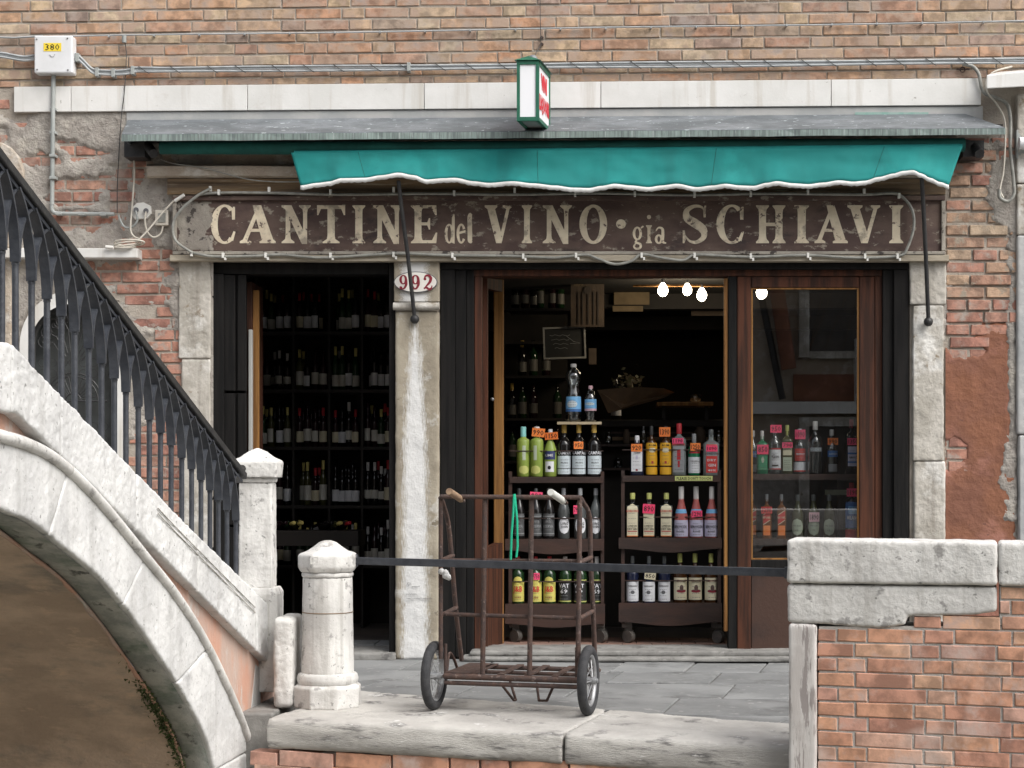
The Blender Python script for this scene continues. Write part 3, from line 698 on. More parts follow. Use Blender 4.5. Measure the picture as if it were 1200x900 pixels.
# terracotta tiles just inside the right doorway
r = random.Random(4)
for j in range(3):
    for i in range(16):
        x0 = U(550, 760).x + i*.185 + (j % 2)*.09; y0 = .305+j*.19
        MB().box(x0+.003, x0+.182, y0+.003, y0+.187, zf-.03, zf-.001+r.uniform(-.001, .001)).build('floor_tile', 'terracotta', R)
for i in range(6):
    x0 = U(345, 760).x + i*.22
    MB().box(x0+.003, x0+.217, .36, .62, zf-.03, zf-.002).build('floor_tile', 'pavement', R)
for j in range(2):   # ceiling beams
    MB().box(X0+.01, X1-.01, 2.9+j*1.8, 3.05+j*1.8, ZC-.12, ZC-.002).build('beam', 'shelf_dark', R)
# dark partition behind the middle pier
MB().box(U(505, 500, .4).x, U(512, 500, .4).x, .43, 1.4, zf, ZC-.005).build('partition', 'dark_wall', R)
# ================================================================== SIGN BOARD with painted capitals
SG = thing('shop_sign', U(655, 297, -.05), 'long dark sign board painted CANTINE del VINO gia SCHIAVI in worn cream letters', 'sign')
MB().pb(FP, 207, 235, 1103, 294, -.052, .015).build('board', 'sign_board', SG)
# bare end of the board where the paint has gone, a raised crust
def worn(px, py): return min((px-209)/9, (246-px)/26, (py-237)/4, (293-py)/4)
sheet(FP, 207, 235, 262, 294.5, 1.2, worn, .0025, -.0525, 'flaked_primer', 'sign_worn', SG, .0005, 12)
for nm, a in (('frame_top', (202, 229, 1108, 234.6, -.075, .01)), ('frame_bottom', (202, 294.3, 1108, 298.2, -.078, .01)), ('frame_end', (202, 234.9, 206.6, 294, -.07, .01)), ('frame_end', (1103.4, 234.9, 1108, 294, -.07, .01))):
    MB().pb(FP, *a).build(nm, 'sign_worn' if nm != 'frame_top' else 'sign_board', SG, bevel=.004)
class Glyph:
    """painted letter strokes in a unit box mapped on a pixel box of the board"""
    n = 0
    def __init__(s, x0, x1, y0=240.5, y1=285): s.b = MB(); s.x0, s.x1, s.y0, s.y1 = x0, x1, y0, y1
    def pt(s, u, v, off): return U(s.x0+(s.x1-s.x0)*u, s.y1+(s.y0-s.y1)*v, off)
    def poly(s, pts):
        Glyph.n += 1; o = -.0530-.00025*(Glyph.n % 7)
        f = [s.pt(u, v, o) for u, v in pts]; g = [s.pt(u, v, -.0505) for u, v in pts]; k = len(pts)
        s.b.add(f+g, [tuple(range(k))]+[(i, (i+1) % k, k+(i+1) % k, k+i) for i in range(k)]); return s
    def ring(s, cx, cy, ro, ri, a0, a1, n=26):
        Glyph.n += 1; o = -.0530-.00025*(Glyph.n % 7); vs = []
        for i in range(n+1):
            t = math.radians(a0+(a1-a0)*i/n); c_, s_ = math.cos(t), math.sin(t)
            vs += [s.pt(cx+ro[0]*c_, cy+ro[1]*s_, o), s.pt(cx+ri[0]*c_, cy+ri[1]*s_, o)]
        s.b.add(vs, [(2*i, 2*i+2, 2*i+3, 2*i+1) for i in range(n)]); return s
    def stroke(s, pts, ws, n=6):
        Glyph.n += 1; o = -.0530-.00025*(Glyph.n % 7)
        P_ = smooth_path([(u, v, 0) for u, v in pts], n); k = len(P_); vs = []
        asp = (s.x1-s.x0)/(s.y1-s.y0)
        for i, q in enumerate(P_):
            t = (P_[min(i+1, k-1)]-P_[max(i-1, 0)]); t = Vector((t.x*asp, t.y)).normalized(); nn = Vector((-t.y/asp, t.x))
            f = i/(k-1)*(len(ws)-1); j = min(int(f), len(ws)-2); wd = ws[j]+(ws[j+1]-ws[j])*(f-j)
            vs += [s.pt(q.x+nn.x*wd, q.y+nn.y*wd, o), s.pt(q.x-nn.x*wd, q.y-nn.y*wd, o)]
        s.b.add(vs, [(2*i, 2*i+2, 2*i+3, 2*i+1) for i in range(k-1)]); return s
    def stem(s, x0, x1, sl, sr, top=True, bot=True, y0=0, y1=1, th=.035):
        """bracketed-serif vertical"""
        L_ = []; m = (x0+x1)/2
        if bot: L_ += [(sl, y0), (sr, y0), (sr, y0+th), (x1+.02, y0+.11), (x1, y0+.2)]
        else: L_ += [(x0, y0), (x1, y0)]
        if top: L_ += [(x1, y1-.2), (x1+.02, y1-.11), (sr, y1-th), (sr, y1), (sl, y1), (sl, y1-th), (x0-.02, y1-.11), (x0, y1-.2)]
        else: L_ += [(x1, y1), (x0, y1)]
        if bot: L_ += [(x0, y0+.2), (x0-.02, y0+.11), (sl, y0+th)]
        return s.poly(L_)
    def done(s): return s.b.build('letter', 'letter_cream', SG)
def gI(a, b, h=1): Glyph(a, b).stem(.22, .78, 0, 1).done()
def gN(a, b):
    g = Glyph(a, b); g.stem(.14, .30, 0, .44, top=False); g.stem(.74, .88, .60, 1.0, bot=False)
    g.poly([(0, 1), (.34, 1), (.88, .12), (.88, -.02), (.70, -.02), (.12, .90), (0, .95)]); g.done()
def gA(a, b):
    g = Glyph(a, b); g.poly([(.36, 1), (.60, 1), (.93, .10), (1, .05), (1, 0), (.55, 0), (.55, .05), (.62, .08), (.40, .78), (.20, .10), (.20, .0), (.12, .06)][:8]+[(.44, .70)])
    g.poly([(.44, .86), (.50, .74), (.22, .10), (.32, .05), (.32, 0), (0, 0), (0, .05), (.09, .10)]); g.poly([(.28, .30), (.60, .30), (.56, .38), (.31, .38)]); g.done()
def gV(a, b):
    g = Glyph(a, b); g.poly([(0, 1), (.46, 1), (.46, .95), (.38, .90), (.60, .28), (.62, .0), (.42, 0), (.10, .90), (0, .95)])
    g.poly([(.66, 1), (1, 1), (1, .95), (.91, .90), (.62, .0), (.54, .12), (.79, .90), (.66, .95)]); g.done()
def gC(a, b, sc=1):
    g = Glyph(a, b); g.ring(.56, .5, (.56, .52), (.28, .455), 48, 312); g.poly([(.86, .62), (.98, .62), (.98, .96), (.90, .96), (.84, .86)]); g.poly([(.80, .13), (.90, .05), (1.0, .30), (.92, .32)]); g.done()
def gO(a, b): Glyph(a, b).ring(.5, .5, (.5, .52), (.24, .44), 0, 360, 40).done()
def gT(a, b):
    g = Glyph(a, b); g.stem(.37, .63, .20, .80, top=False, y1=.93); g.poly([(0, 1), (1, 1), (1, .74), (.95, .74), (.86, .90), (.14, .90), (.05, .74), (0, .74)]); g.done()
def gE(a, b):
    g = Glyph(a, b); g.stem(.14, .40, 0, .5); g.poly([(.40, 1), (.96, 1), (.98, .74), (.92, .74), (.78, .92), (.40, .92)])
    g.poly([(.40, 0), (.96, 0), (1, .28), (.94, .28), (.80, .08), (.40, .08)]); g.poly([(.40, .47), (.62, .47), (.68, .36), (.73, .36), (.73, .66), (.68, .66), (.62, .55), (.40, .55)]); g.done()
def gH(a, b):
    g = Glyph(a, b); g.stem(.10, .34, 0, .44); g.stem(.66, .90, .56, 1); g.poly([(.34, .45), (.66, .45), (.66, .54), (.34, .54)]); g.done()
def gS(a, b):
    g = Glyph(a, b); g.stroke([(.90, .80), (.74, .95), (.45, .97), (.17, .85), (.20, .66), (.50, .52), (.80, .36), (.82, .16), (.55, .03), (.28, .06), (.10, .22)], [.01, .03, .045, .07, .105, .12, .105, .07, .045, .03, .01])
    g.poly([(.82, .68), (.90, .68), (.92, .99), (.86, .99), (.80, .88)]); g.poly([(.02, .0), (.08, .0), (.14, .10), (.10, .34), (.02, .34)]); g.done()
gC(247, 276); gA(281, 323); gN(330, 364); gT(371.5, 404.5); gI(413, 428); gN(437.5, 471.5); gE(481.5, 512.5)
gV(568, 600); gI(611.5, 623.5); gN(636, 670); gO(679, 711.5); gS(799.5, 830); gC(839.5, 872); gH(886, 920.5); gI(931, 948); gA(954.5, 993.5); gV(993, 1031.5); gI(1042, 1058.5)
# small letters:  del   gia
g = Glyph(521, 534, 250, 285); g.ring(.42, .32, (.42, .33), (.16, .27), 0, 360, 24); g.poly([(.62, .02), (.90, -.02), (.92, .86), (.86, 1.0), (.66, .86)]); g.done()
g = Glyph(535, 546, 262, 285.5); g.ring(.5, .5, (.5, .5), (.2, .40), 30, 325, 24); g.poly([(.2, .46), (.95, .56), (.95, .68), (.2, .58)]); g.done()
g = Glyph(546.5, 554.5, 249, 285); g.stroke([(.75, .96), (.5, .85), (.52, .3), (.55, .08), (.85, .04)], [.04, .075, .075, .075, .03]); g.done()
g = Glyph(722, 733.5, 257, 268); g.ring(.5, .5, (.5, .5), (.02, .02), 0, 360, 20); g.done()
g = Glyph(741, 754, 265, 292); g.ring(.45, .68, (.42, .30), (.18, .22), 0, 360, 24); g.stroke([(.78, .92), (1.0, 1.0)], [.035, .035]); g.stroke([(.40, .40), (.32, .30), (.72, .22), (.70, .06), (.35, .02), (.15, .12), (.32, .26)], [.03, .05, .05, .05, .045, .04, .03]); g.done()
g = Glyph(757, 764, 252, 285); g.stem(.25, .75, 0, 1, y1=.64, th=.03); g.ring(.5, .93, (.35, .075), (.02, .01), 0, 360, 14); g.done()
g = Glyph(767, 781, 266, 285.5); g.stroke([(.12, .78), (.35, .96), (.66, .88), (.70, .55), (.70, .12), (.98, .03)], [.03, .05, .08, .09, .08, .03]); g.ring(.36, .27, (.34, .29), (.12, .18), 0, 360, 20); g.done()

# ================================================================== rope light clipped round the sign
RL = thing('rope_light', U(640, 303, -.1), 'grey plastic rope light clipped in a long loop round the sign board', 'rope light')
low = [(225, 296), (250, 300.5), (300, 300), (330, 298.5), (375, 302), (430, 299), (470, 297), (520, 299), (600, 300), (650, 302), (685, 298.5), (700, 303), (720, 309.5), (740, 306), (752, 298), (775, 302), (800, 305), (815, 298.5), (850, 300), (885, 301), (945, 299), (1000, 302), (1052, 300)]
rgt = [(1063, 291), (1071, 265), (1068, 244), (1055, 229)]
upp = [(1040, 226.5), (1010, 228), (900, 227), (800, 228.5), (700, 226.5), (600, 228), (500, 227), (400, 228), (310, 226), (255, 226), (232, 228)]
lft = [(247, 221), (232, 229), (212, 246), (203, 262), (206, 282), (225, 296)]
MB().tube(smooth_path([U(x, y, -.092) for x, y in low+rgt+upp], 5), .0085, 8).build('tube', 'rope_light', RL)
MB().tube(smooth_path([U(x, y, -.105) for x, y in lft], 6), .0085, 8).build('tube', 'rope_light', RL)
for x, y, a in [(224,297,.6),(261,299,0),(311,299,0),(387,299,0),(461,298,0),(530,299,0),(613,300,0),(675,299,0),(752,299,0),(814,299,0),(880,300,0),(947,299,0),(1014,300,0),(1052,300,0),
                (246,221,.6),(256,225,0),(315,222,0),(387,225,0),(461,222,0),(532,226,0),(603,223,0),(674,227,0),(744,227,0),(814,228,0),(880,227,0),(947,225,0),(1013,224,0),(1054,229,.4)]:
    b = MB().pb(FP, x-1.3, y-3.0, x+1.3, y+3.0, -.104, -.078)
    if 290 < y and a == 0: b.pb(FP, x+1.6, y+2.2, x+3.9, y+5.6, -.098, -.078)
    b.build('clip', 'clip_white', RL)
# ================================================================== canopy, awning
CN = thing('metal_canopy', U(650, 165, -.2), 'long sloping sheet-metal canopy with streaked drip edge above the awning', 'canopy')
def cy(x, yl, yr): return yl+(yr-yl)*(x-150)/1000
b = MB(); n = 60; vs = []
prof = [(-.017, 141.5, 134), (-.30, 157.3, 150.3), (-.304, 158.0, 150.8), (-.304, 165.8, 158.2)]
for i in range(n+1):
    t = i/n
    for j, (o_, yl, yr) in enumerate(prof):
        x = (150+(1131-150)*t) if j == 0 else (143+(1178-143)*t)
        vs.append(U(x, cy(x, yl, yr)+(.5*fbm(x/50, j, 1) if j else 0), o_+(.004*fbm(x/30, j*3, 1) if j else 0)))
k = len(prof)
top = MB().add(vs, [(i*k+j, (i+1)*k+j, (i+1)*k+j+1, i*k+j+1) for i in range(n) for j in range(2)], 0, False)
top.build('sheet', 'zinc', CN, fix=False).modifiers.new('thick', 'SOLIDIFY').thickness = .004
drip = MB().add([v+Vector((0, -.0055, 0)) for v in vs], [(i*k+2, (i+1)*k+2, (i+1)*k+3, i*k+3) for i in range(n)], 0, False)
drip.build('drip_edge', 'zinc_drip', CN, fix=False).modifiers.new('thick', 'SOLIDIFY').thickness = .004
MB().hexa([U(150, 142, -.02), U(152, 142, -.02), U(158, 173, -.02), U(156, 173, -.02)], [U(146, 158, -.29), U(148, 158, -.29), U(149, 166, -.29), U(147, 166, -.29)]).build('end_plate', 'zinc', CN)
MB().box(U(160, 160).x, U(1165, 160).x, -.22, -.02, U(0, 163, -.2).z, U(0, 160, -.2).z).build('soffit_board', 'shelf_dark', CN)
AW = thing('awning', U(735, 200, -.3), 'half rolled green awning with wavy white scalloped hem over the sign', 'awning')
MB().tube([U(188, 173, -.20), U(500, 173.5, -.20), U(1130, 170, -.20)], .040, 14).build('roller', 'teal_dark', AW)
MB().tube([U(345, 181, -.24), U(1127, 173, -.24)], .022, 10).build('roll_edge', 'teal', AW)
hem = [(352,222),(372,219),(385,217.5),(400,213.5),(427,213),(447,210),(467,207),(485,210),(500,215),(520,213.5),(533,213),(555,217),(573,219),(600,217),(625,219.5),(650,222),(672,224.5),(690,225),(705,222.5),(720,220),(740,222),(760,224),(775,222),(793,220),(817,224),(835,222),(850,220),(867,222),(883,222.5),(898,219),(910,217),(930,219.5),(947,220.5),(965,218.5),(983,216),(1000,217.5),(1013,216.5),(1030,212),(1047,208),(1058,205),(1070,204),(1080,208),(1090,213),(1102,218),(1113,221.5)]
def hemy(x):
    for a, c in zip(hem, hem[1:]):
        if a[0] <= x <= c[0]:
            t = (x-a[0])/(c[0]-a[0]); t = t*t*(3-2*t); return a[1]+(c[1]-a[1])*t
    return hem[-1][1] if x > hem[-1][0] else hem[0][1]
n = 240; kk = 11; vs = []; tv = []
for i in range(n+1):
    t = i/n; xt = 341+(1128-341)*t; xb = 352+(1112-352)*t; yb = hemy(xb)
    yt = 179+(171-179)*t
    for j in range(kk):
        u = j/(kk-1); x = xt+(xb-xt)*u; y = yt+(yb-4.6-yt)*u
        sag = (yb-216)/8
        o_ = -.262-.06*u**1.5-.010*math.sin(x/37+u*2.2)*u-.014*fbm(x/60, y/25, 1)*math.sin(math.pi*min(1, u+.1))-.004*fbm(x/14+u*2, y/12, 1)*u-.006*math.sin(x/9+2.5*math.sin(x/60))*(u**2)*.5 + (.010*sag*u)
        vs.append(U(x, y, o_))
    o2 = -.323-.010*math.sin(x/37+2.2)+.010*sag
    for j in range(3):
        u = j/2; y = yb-4.6+4.6*u + (1.1*abs(math.sin(i*1.9)) if j == 2 else 0)
        tv.append(U(x+0, y, o2-.004+.004*u))
MB().add(vs, [(i*kk+j, (i+1)*kk+j, (i+1)*kk+j+1, i*kk+j+1) for i in range(n) for j in range(kk-1)], 0, True).build('fabric', 'teal', AW, fix=False).modifiers.new('thick', 'SOLIDIFY').thickness = .002
MB().add(tv, [(i*3+j, (i+1)*3+j, (i+1)*3+j+1, i*3+j+1) for i in range(n) for j in range(2)], 0, True).build('hem_trim', 'trim_white', AW, fix=False).modifiers.new('thick', 'SOLIDIFY').thickness = .0012
for i_ in (24, 88, 152, 212):
    MB().tube([vs[i_*kk+j]+Vector((0, -.0022, 0)) for j in range(kk)], .0016, 5).build('seam', 'teal_dark', AW)
for pts in ([(467, 212, -.30), (470, 240, -.24), (478, 300, -.16), (486, 373, -.07)], [(1080, 207, -.30), (1082, 240, -.24), (1085, 300, -.16), (1088, 376, -.07)]):
    MB().tube([U(*p) for p in pts], .0125, 8).build('arm', 'iron_black', AW)
    x, y, _ = pts[-1]; b = MB(); b.sphere(U(x, y+1, -.068), .028, 10); b.tube([U(x, y+1, -.07), U(x, y+1, .0)], .017, 8); b.build('pivot', 'iron_black', AW)
# old brackets in shadow at the canopy's ends
for x in (160, 1128): b = MB(); b.tube([U(x, 168, -.02), U(x+14, 172, -.14), U(x+20, 180, -.2)], .03, 8); b.box(U(x, 0).x-.03, U(x+18, 0).x, -.16, -.02, U(x, 186, -.1).z, U(x, 167, -.1).z); b.build('bracket', 'iron_black', CN)
# ================================================================== lantern sign
b0 = FP.p(617, 145, -.50); LRZ = math.radians(11)
LN = thing('lantern_sign', (FP.p(631, 148, -.33).x, -.33, FP.p(631, 148, -.33).z), 'small box lantern with green frame, white panes and red VINI LIQUORI lettering', 'lantern sign')
s_ = 1950/9.5
W_, D_, H_ = 26/s_, .34, 67/s_
c_ = FP.p(618.5, 139, -.50)            # front bottom edge centre
ax = Vector((math.cos(LRZ*.0), math.sin(LRZ*.0), 0)); 
ax = Vector((1, .02, 0)).normalized(); ay = Vector((.165, 1, 0)).normalized()
def LP_(x, y, z): return c_+ax*x+ay*y+Vector((0, 0, z))
def lbox(x0, x1, y0, y1, z0, z1):
    return MB().hexa([LP_(x0,y0,z0), LP_(x1,y0,z0), LP_(x1,y0,z1), LP_(x0,y0,z1)], [LP_(x0,y1,z0), LP_(x1,y1,z0), LP_(x1,y1,z1), LP_(x0,y1,z1)])
q = .018; hw = W_/2
for x in (-hw, hw-q):
    for y in (0, D_-q): lbox(x, x+q, y, y+q, 0, H_).build('corner_post', 'lantern_green', LN, bevel=.001)
for z in (-.012, H_-.016):
    for a in ((-hw, hw, -.001, q), (-hw, hw, D_-q, D_+.001), (-hw-.001, -hw+q, q+.001, D_-q-.001), (hw-q, hw+.001, q+.001, D_-q-.001)): lbox(*a, z, z+.022).build('rail', 'lantern_green', LN)
lbox(-hw+q, hw-q, .006, .010, .01, H_-.016).build('front_pane', 'lantern_white', LN)
lbox(-hw+q, hw-q, D_-.012, D_-.008, .01, H_-.016).build('back_pane', 'lantern_white', LN)
for x, nm in ((hw-.010, 'side_pane'), (-hw+.006, 'side_pane')):
    sp_ = lbox(x, x+.004, q, D_-q, .01, H_-.016).build(nm, 'lantern_white', LN)
    for txt, z0, z1, y0, y1 in (('VINI', H_*.56, H_*.86, .085, .255), ('LIQUORI', H_*.14, H_*.48, .035, .315)):
        vs, fs = text_faces(txt, .06); b = MB(); right = x > 0
        b.add([LP_(x+.0065 if right else x-.0025, (y0+y1)/2+v.x*(y1-y0)*(1 if right else -1), (z0+z1)/2+v.y*(z1-z0)) for v in vs], fs)
        b.build('lettering', 'sign_red', sp_, fix=False)
lbox(-hw+q, hw-q, q, D_-q, -.006, -.002).build('bottom_pane', 'lantern_base', LN)
b = MB(); e = .012; zt = H_+.007
b.add([LP_(-hw-e, -e, zt), LP_(hw+e, -e, zt), LP_(hw+e, D_+e, zt), LP_(-hw-e, D_+e, zt), LP_(0, .02, zt+.030), LP_(0, D_-.02, zt+.030)], [(0,1,4),(1,2,5,4),(2,3,5),(3,0,4,5),(0,3,2,1)])
b.build('roof', 'lantern_green', LN); b = MB(); b.sphere(LP_(0, D_*.4, zt+.035), .030, 10); b.build('cap', 'zinc', LN)
MB().tube([LP_(hw-.03, D_-.02, .03), LP_(hw, .52, .012)], .007, 6).build('bracket', 'verdigris', LN)
MB().tube([LP_(0, D_*.4, zt+.04), U(634, 52, -.03), U(633, 20, -.02), U(633, -30, -.02)], .0022, 5).build('suspension_wire', 'dark_wire', LN)
for y in (44, 52): MB().tube([U(635, y, -.02), U(635, y, .02)], .011, 8).build('wall_eye', 'rust', LN)
# ================================================================== house number plaque
NP = thing('number_plaque', U(487, 330, -.05), 'oval white enamel house number plaque reading 992 on the stone pier', 'number plaque')
ov = lambda rx, ry, n=28: [(487+rx*math.cos(2*math.pi*i/n), 330.5+ry*math.sin(2*math.pi*i/n)) for i in range(n)]
MB().pp(FP, ov(25.6, 12.4), -.060, -.046).build('rim', 'ink_grey', NP); MB().pp(FP, ov(24.6, 11.5), -.0625, -.05).build('plate', 'plaque', NP)
def numeral(ch, x0, x1, y0=322.5, y1=339.5):
    g = Glyph(x0, x1, y0, y1); K = MB(); g.b = K
    if ch == '9':
        g.ring(.48, .68, (.46, .33), (.17, .25), 0, 360, 22); g.stroke([(.80, .70), (.82, .35), (.58, .08), (.25, .05)], [.09, .09, .06, .04]); g.ring(.2, .13, (.17, .10), (.01, .01), 0, 360, 12)
    else:
        g.stroke([(.16, .70), (.25, .92), (.55, .97), (.82, .80), (.72, .52), (.32, .22), (.12, .05)], [.05, .06, .08, .10, .09, .05, .03]); g.stroke([(.08, .06), (.35, .14), (.62, .02), (.88, .10), (.95, .28)], [.05, .07, .08, .05, .03]); g.ring(.2, .72, (.15, .09), (.01, .01), 0, 360, 12)
    for v in K.v: v.y -= .0108
    K.build('numeral', 'oxblood', NP)
numeral('9', 468, 478); numeral('9', 482, 492.5); numeral('2', 496, 507)
# ================================================================== meter box, conduits, cables
JB = thing('junction_box', U(62, 86, -.05), 'pale grey electric junction box with yellow 380 sticker high on the wall', 'junction box')
MB().pb(FP, 40, 41.5, 84.7, 85.5, -.085, .0).build('box', 'white_plastic', JB, bevel=.008)
MB().pb(FP, 51, 50.3, 71.8, 60, -.0865, -.0852).build('sticker', 'yellow', JB)
print_on(MB(), FP, '380', 53, 51.4, 69.7, 58.8, -.0875, 0, .0).build('lettering', 'ink', JB, fix=False)
for x, y in ((43, 46), (79, 45), (43.5, 81.5), (79.5, 82)): MB().tube([U(x, y, -.0885), U(x, y, -.08)], .005, 8).build('screw', 'screw', JB)
MB().tube([U(58, 64, -.0868), U(60, 66.5, -.0868), U(63, 66.5, -.0868), U(64, 63.5, -.0868)], .0012, 4).build('mark', 'ink_grey', JB)
PC = thing('grey_conduit', U(62, 250, -.02), 'thin grey pvc conduit running down from the junction box then right to the white cable', 'conduit')
MB().tube([U(62.8, 86, -.03), U(62, 140, -.05), U(61.5, 180, -.03), U(61, 240, -.03)], .014, 10).build('pipe', 'grey_pvc', PC)
MB().tube(smooth_path([U(60.5, 240, -.03), U(61.5, 247, -.03), U(68, 250, -.03), U(95, 250.5, -.03), U(134, 251, -.03)], 4), .012, 10).build('pipe', 'grey_pvc', PC)
for x, y in ((62, 128), (61.5, 155), (61, 182), (61, 208), (68, 250), (95, 250.5), (120, 251)): MB().pb(FP, x-3.6, y-1.6, x+3.6, y+1.6, -.052, .0).build('clip', 'grey_pvc', PC, bevel=.002)
CB = thing('cable_bundle', U(600, 78, -.03), 'bundle of three pale grey cables strung across the wall just above the marble strip', 'cable bundle')
for k_, (dy, dx) in enumerate(((-2.2, 0), (.2, .006), (2.5, -.004))):
    pts = [(-60, 58), (0, 64+dy), (12, 66+dy), (28, 68.5+dy), (40, 67+dy)]
    MB().tube(smooth_path([U(x, y, -.035+dx) for x, y in pts], 4), .0068, 8).build('cable', 'cable_grey', CB)
    pts = [(84, 64+dy), (90, 66+dy), (98, 73+dy), (107, 82+dy), (116, 84.5+dy), (135, 85+dy), (150, 84+dy), (158, 81.5+dy), (175, 81.5+dy)] + [(x, 82-(x-175)*.0105+dy+.5*math.sin(x/70+k_)) for x in range(200, 1300, 40)]
    MB().tube(smooth_path([U(x, y, -.035+dx) for x, y in pts], 3), .0068, 8).build('cable', 'cable_grey', CB)
for i in range(27):
    x = 170+i*38.5+random.uniform(-5, 5); y = 82-(x-175)*.0105
    MB().tube([U(x-6, y-4.5, -.042), U(x, y, -.052), U(x+7, y+4.5, -.042)], .0022, 5).build('binding_wire', 'dark_wire', CB)
for x, y in ((90, 67), (113, 84), (132, 85), (155, 82), (236/3+400, 78)): MB().pb(FP, x-2, y-5, x+2, y+5, -.052, .0).build('clip', 'grey_pvc', CB, bevel=.002)
UC = thing('thin_cable', U(600, 36, -.02), 'single thin cable clipped along a brick joint near the top of the wall', 'cable')
MB().tube(smooth_path([U(x, 43.2-(x-50)*.0160-.5*math.sin(x/90), -.02) for x in range(20, 1300, 40)], 2), .0048, 6).build('cable', 'cable_grey', UC)
MB().tube(smooth_path([U(-20, 43, -.02), U(10, 44, -.02), U(22, 44, -.02), U(50, 42, -.02)], 3), .006, 6).build('cable', 'cable_grey', UC)
for i in range(22): x = 55+i*54+(i*37 % 19); MB().pb(FP, x-.8, 41.9-(x-50)*.0160, x+.8, 44.4-(x-50)*.0160, -.026, .0).build('clip', 'cable_grey', UC)
TW = thing('dark_drop_wire', U(140, 250, -.03), 'thin dark wire dropping from the thin cable past the marble strip left of the canopy', 'wire')
MB().tube(smooth_path([U(x, y, o_) for x, y, o_ in ((145, 44, -.02), (148, 60, -.02), (147.5, 84, -.03), (145.5, 110, -.04), (142, 140, -.04), (139.5, 180, -.03), (137.5, 220, -.03), (137.5, 250, -.03))], 4), .003, 5).build('wire', 'dark_wire', TW)
b = MB(); b.tube([U(145.5, 42, -.03), U(145.5, 50, -.03)], .014, 8); b.build('clamp', 'grey_pvc', TW)
WC = thing('white_flex', U(150, 290, -.1), 'cream extension flex looping from the canopy to the coil on the stone sill', 'flex cable')
MB().tube(smooth_path([U(*p) for p in ((157, 160, -.04), (157, 185, -.04), (157.5, 205, -.05), (155, 240, -.05), (153, 268, -.06), (157, 277, -.07), (163, 280, -.07))], 5), .0055, 8).build('cable', 'cable_cream', WC)
MB().tube(smooth_path([U(*p) for p in ((160, 284, -.10), (175, 268, -.09), (190, 250, -.08), (203, 236, -.07), (210, 232, -.07))], 5), .0055, 8).build('cable', 'cable_cream', WC)
MB().tube([U(205, 235.5, -.072), U(216, 228.5, -.08)], .011, 8).build('connector', 'clip_white', WC)
b = MB()
zc_ = U(145, 291, -.1).z
for k_ in range(4):
    rx, ry = .062+.01*k_, .045
    b.tube([Vector((U(145, 290, -.1).x+rx*math.cos(t)+.01*k_, -.085+ry*math.sin(t), zc_+.012+.008*k_+.012*math.sin(t+k_))) for t in [i*2*math.pi/20 for i in range(21)]], .0055, 7)
b.build('coil', 'cable_cream', WC)
MB().tube([U(124, 289.5, -.12), U(133, 290, -.12)], .011, 8).build('plug', 'clip_white', WC)
SO = thing('socket_plate', U(165, 256, -.02), 'broken pale plug socket with two plugs on the wall left of the sign', 'socket')
b = MB().pp(FP, [(155, 243), (160, 238), (168, 237), (176, 241), (177, 250), (172, 256), (158, 257), (154, 252)], -.035, .005); b.build('plate', 'clip_white', SO, bevel=.003)
for x, y in ((159.5, 246), (171, 247)): b = MB(); b.tube([U(x, y, -.06), U(x, y, -.036)], .016, 10); b.build('plug', 'ink_grey', SO)
MB().tube(smooth_path([U(*p) for p in ((159, 247, -.06), (161, 258, -.06), (155, 266, -.05), (146, 266, -.04), (141, 258, -.03), (139, 252, -.03))], 5), .0065, 8).build('lead', 'grey_pvc', SO)
MB().tube(smooth_path([U(*p) for p in ((171, 248, -.06), (170, 260, -.06), (173, 272, -.05), (180, 278, -.05), (188, 274, -.04), (191, 265, -.04))], 5), .0055, 8).build('lead', 'cable_cream', SO)
SB = thing('switch_box', U(190, 263, -.03), 'small square grey switch box beside the left end of the sign', 'switch box')
MB().pb(FP, 181.5, 246, 197, 264, -.045, .005).build('box', 'cable_cream', SB, bevel=.004); MB().pb(FP, 185, 249.5, 194, 260.5, -.050, -.0452).build('cover', 'rope_light', SB, bevel=.002)
LW = thing('slack_wire', U(255, 200, -.12), 'slack thin grey wire hanging across the cornice left of the awning', 'wire')
MB().tube(smooth_path([U(*p) for p in ((186, 186, -.06), (205, 192, -.10), (235, 196, -.115), (262, 203, -.118), (290, 210, -.115), (320, 213, -.10), (352, 213, -.10))], 5), .0035, 6).build('wire', 'rope_light', LW)
# right-hand cables, flood light, ledge
RC = thing('looped_conduit', U(1185, 235, -.03), 'grey flexible conduit bending down beside the canopy and looping at the bottom', 'conduit')
MB().tube(smooth_path([U(*p) for p in ((1128, 75, -.03), (1140, 78, -.04), (1147, 87, -.05), (1150, 102, -.05), (1155, 110, -.05), (1168, 115, -.05), (1180, 122, -.05), (1184, 140, -.05), (1184, 175, -.05), (1188, 215, -.05), (1188, 228, -.05), (1181, 236, -.05), (1172, 232, -.05), (1171, 222, -.05))], 5), .011, 8).build('pipe', 'rope_light', RC)
MB().tube(smooth_path([U(*p) for p in ((1186, 78, -.04), (1165, 84, -.06), (1156, 95, -.06), (1157, 108, -.06), (1168, 122, -.05), (1177, 140, -.05), (1178, 165, -.05), (1176, 200, -.05), (1172, 222, -.05), (1176, 232, -.05))], 5), .0055, 8).build('cable', 'cable_cream', RC)
EF = thing('eyelet', U(1128, 82, -.02), 'small rusty ring eyelet in the brickwork above the marble strip', 'eyelet')
b = MB(); b.tube([U(1128+3*math.cos(t), 81.5+3*math.sin(t), -.02) for t in [i*math.pi/6 for i in range(13)]], .004, 6); b.tube([U(1121, 81, -.008), U(1136, 81, -.008)], .005, 6); b.build('ring', 'rust', EF)
for px, py in ((160.5-28, 137.5), (1161, 41)):
    pass
FL = thing('flood_lamp', U(1190, 104, -.2), 'white weathered bracket box jutting from the right edge above the pipes', 'lamp box')
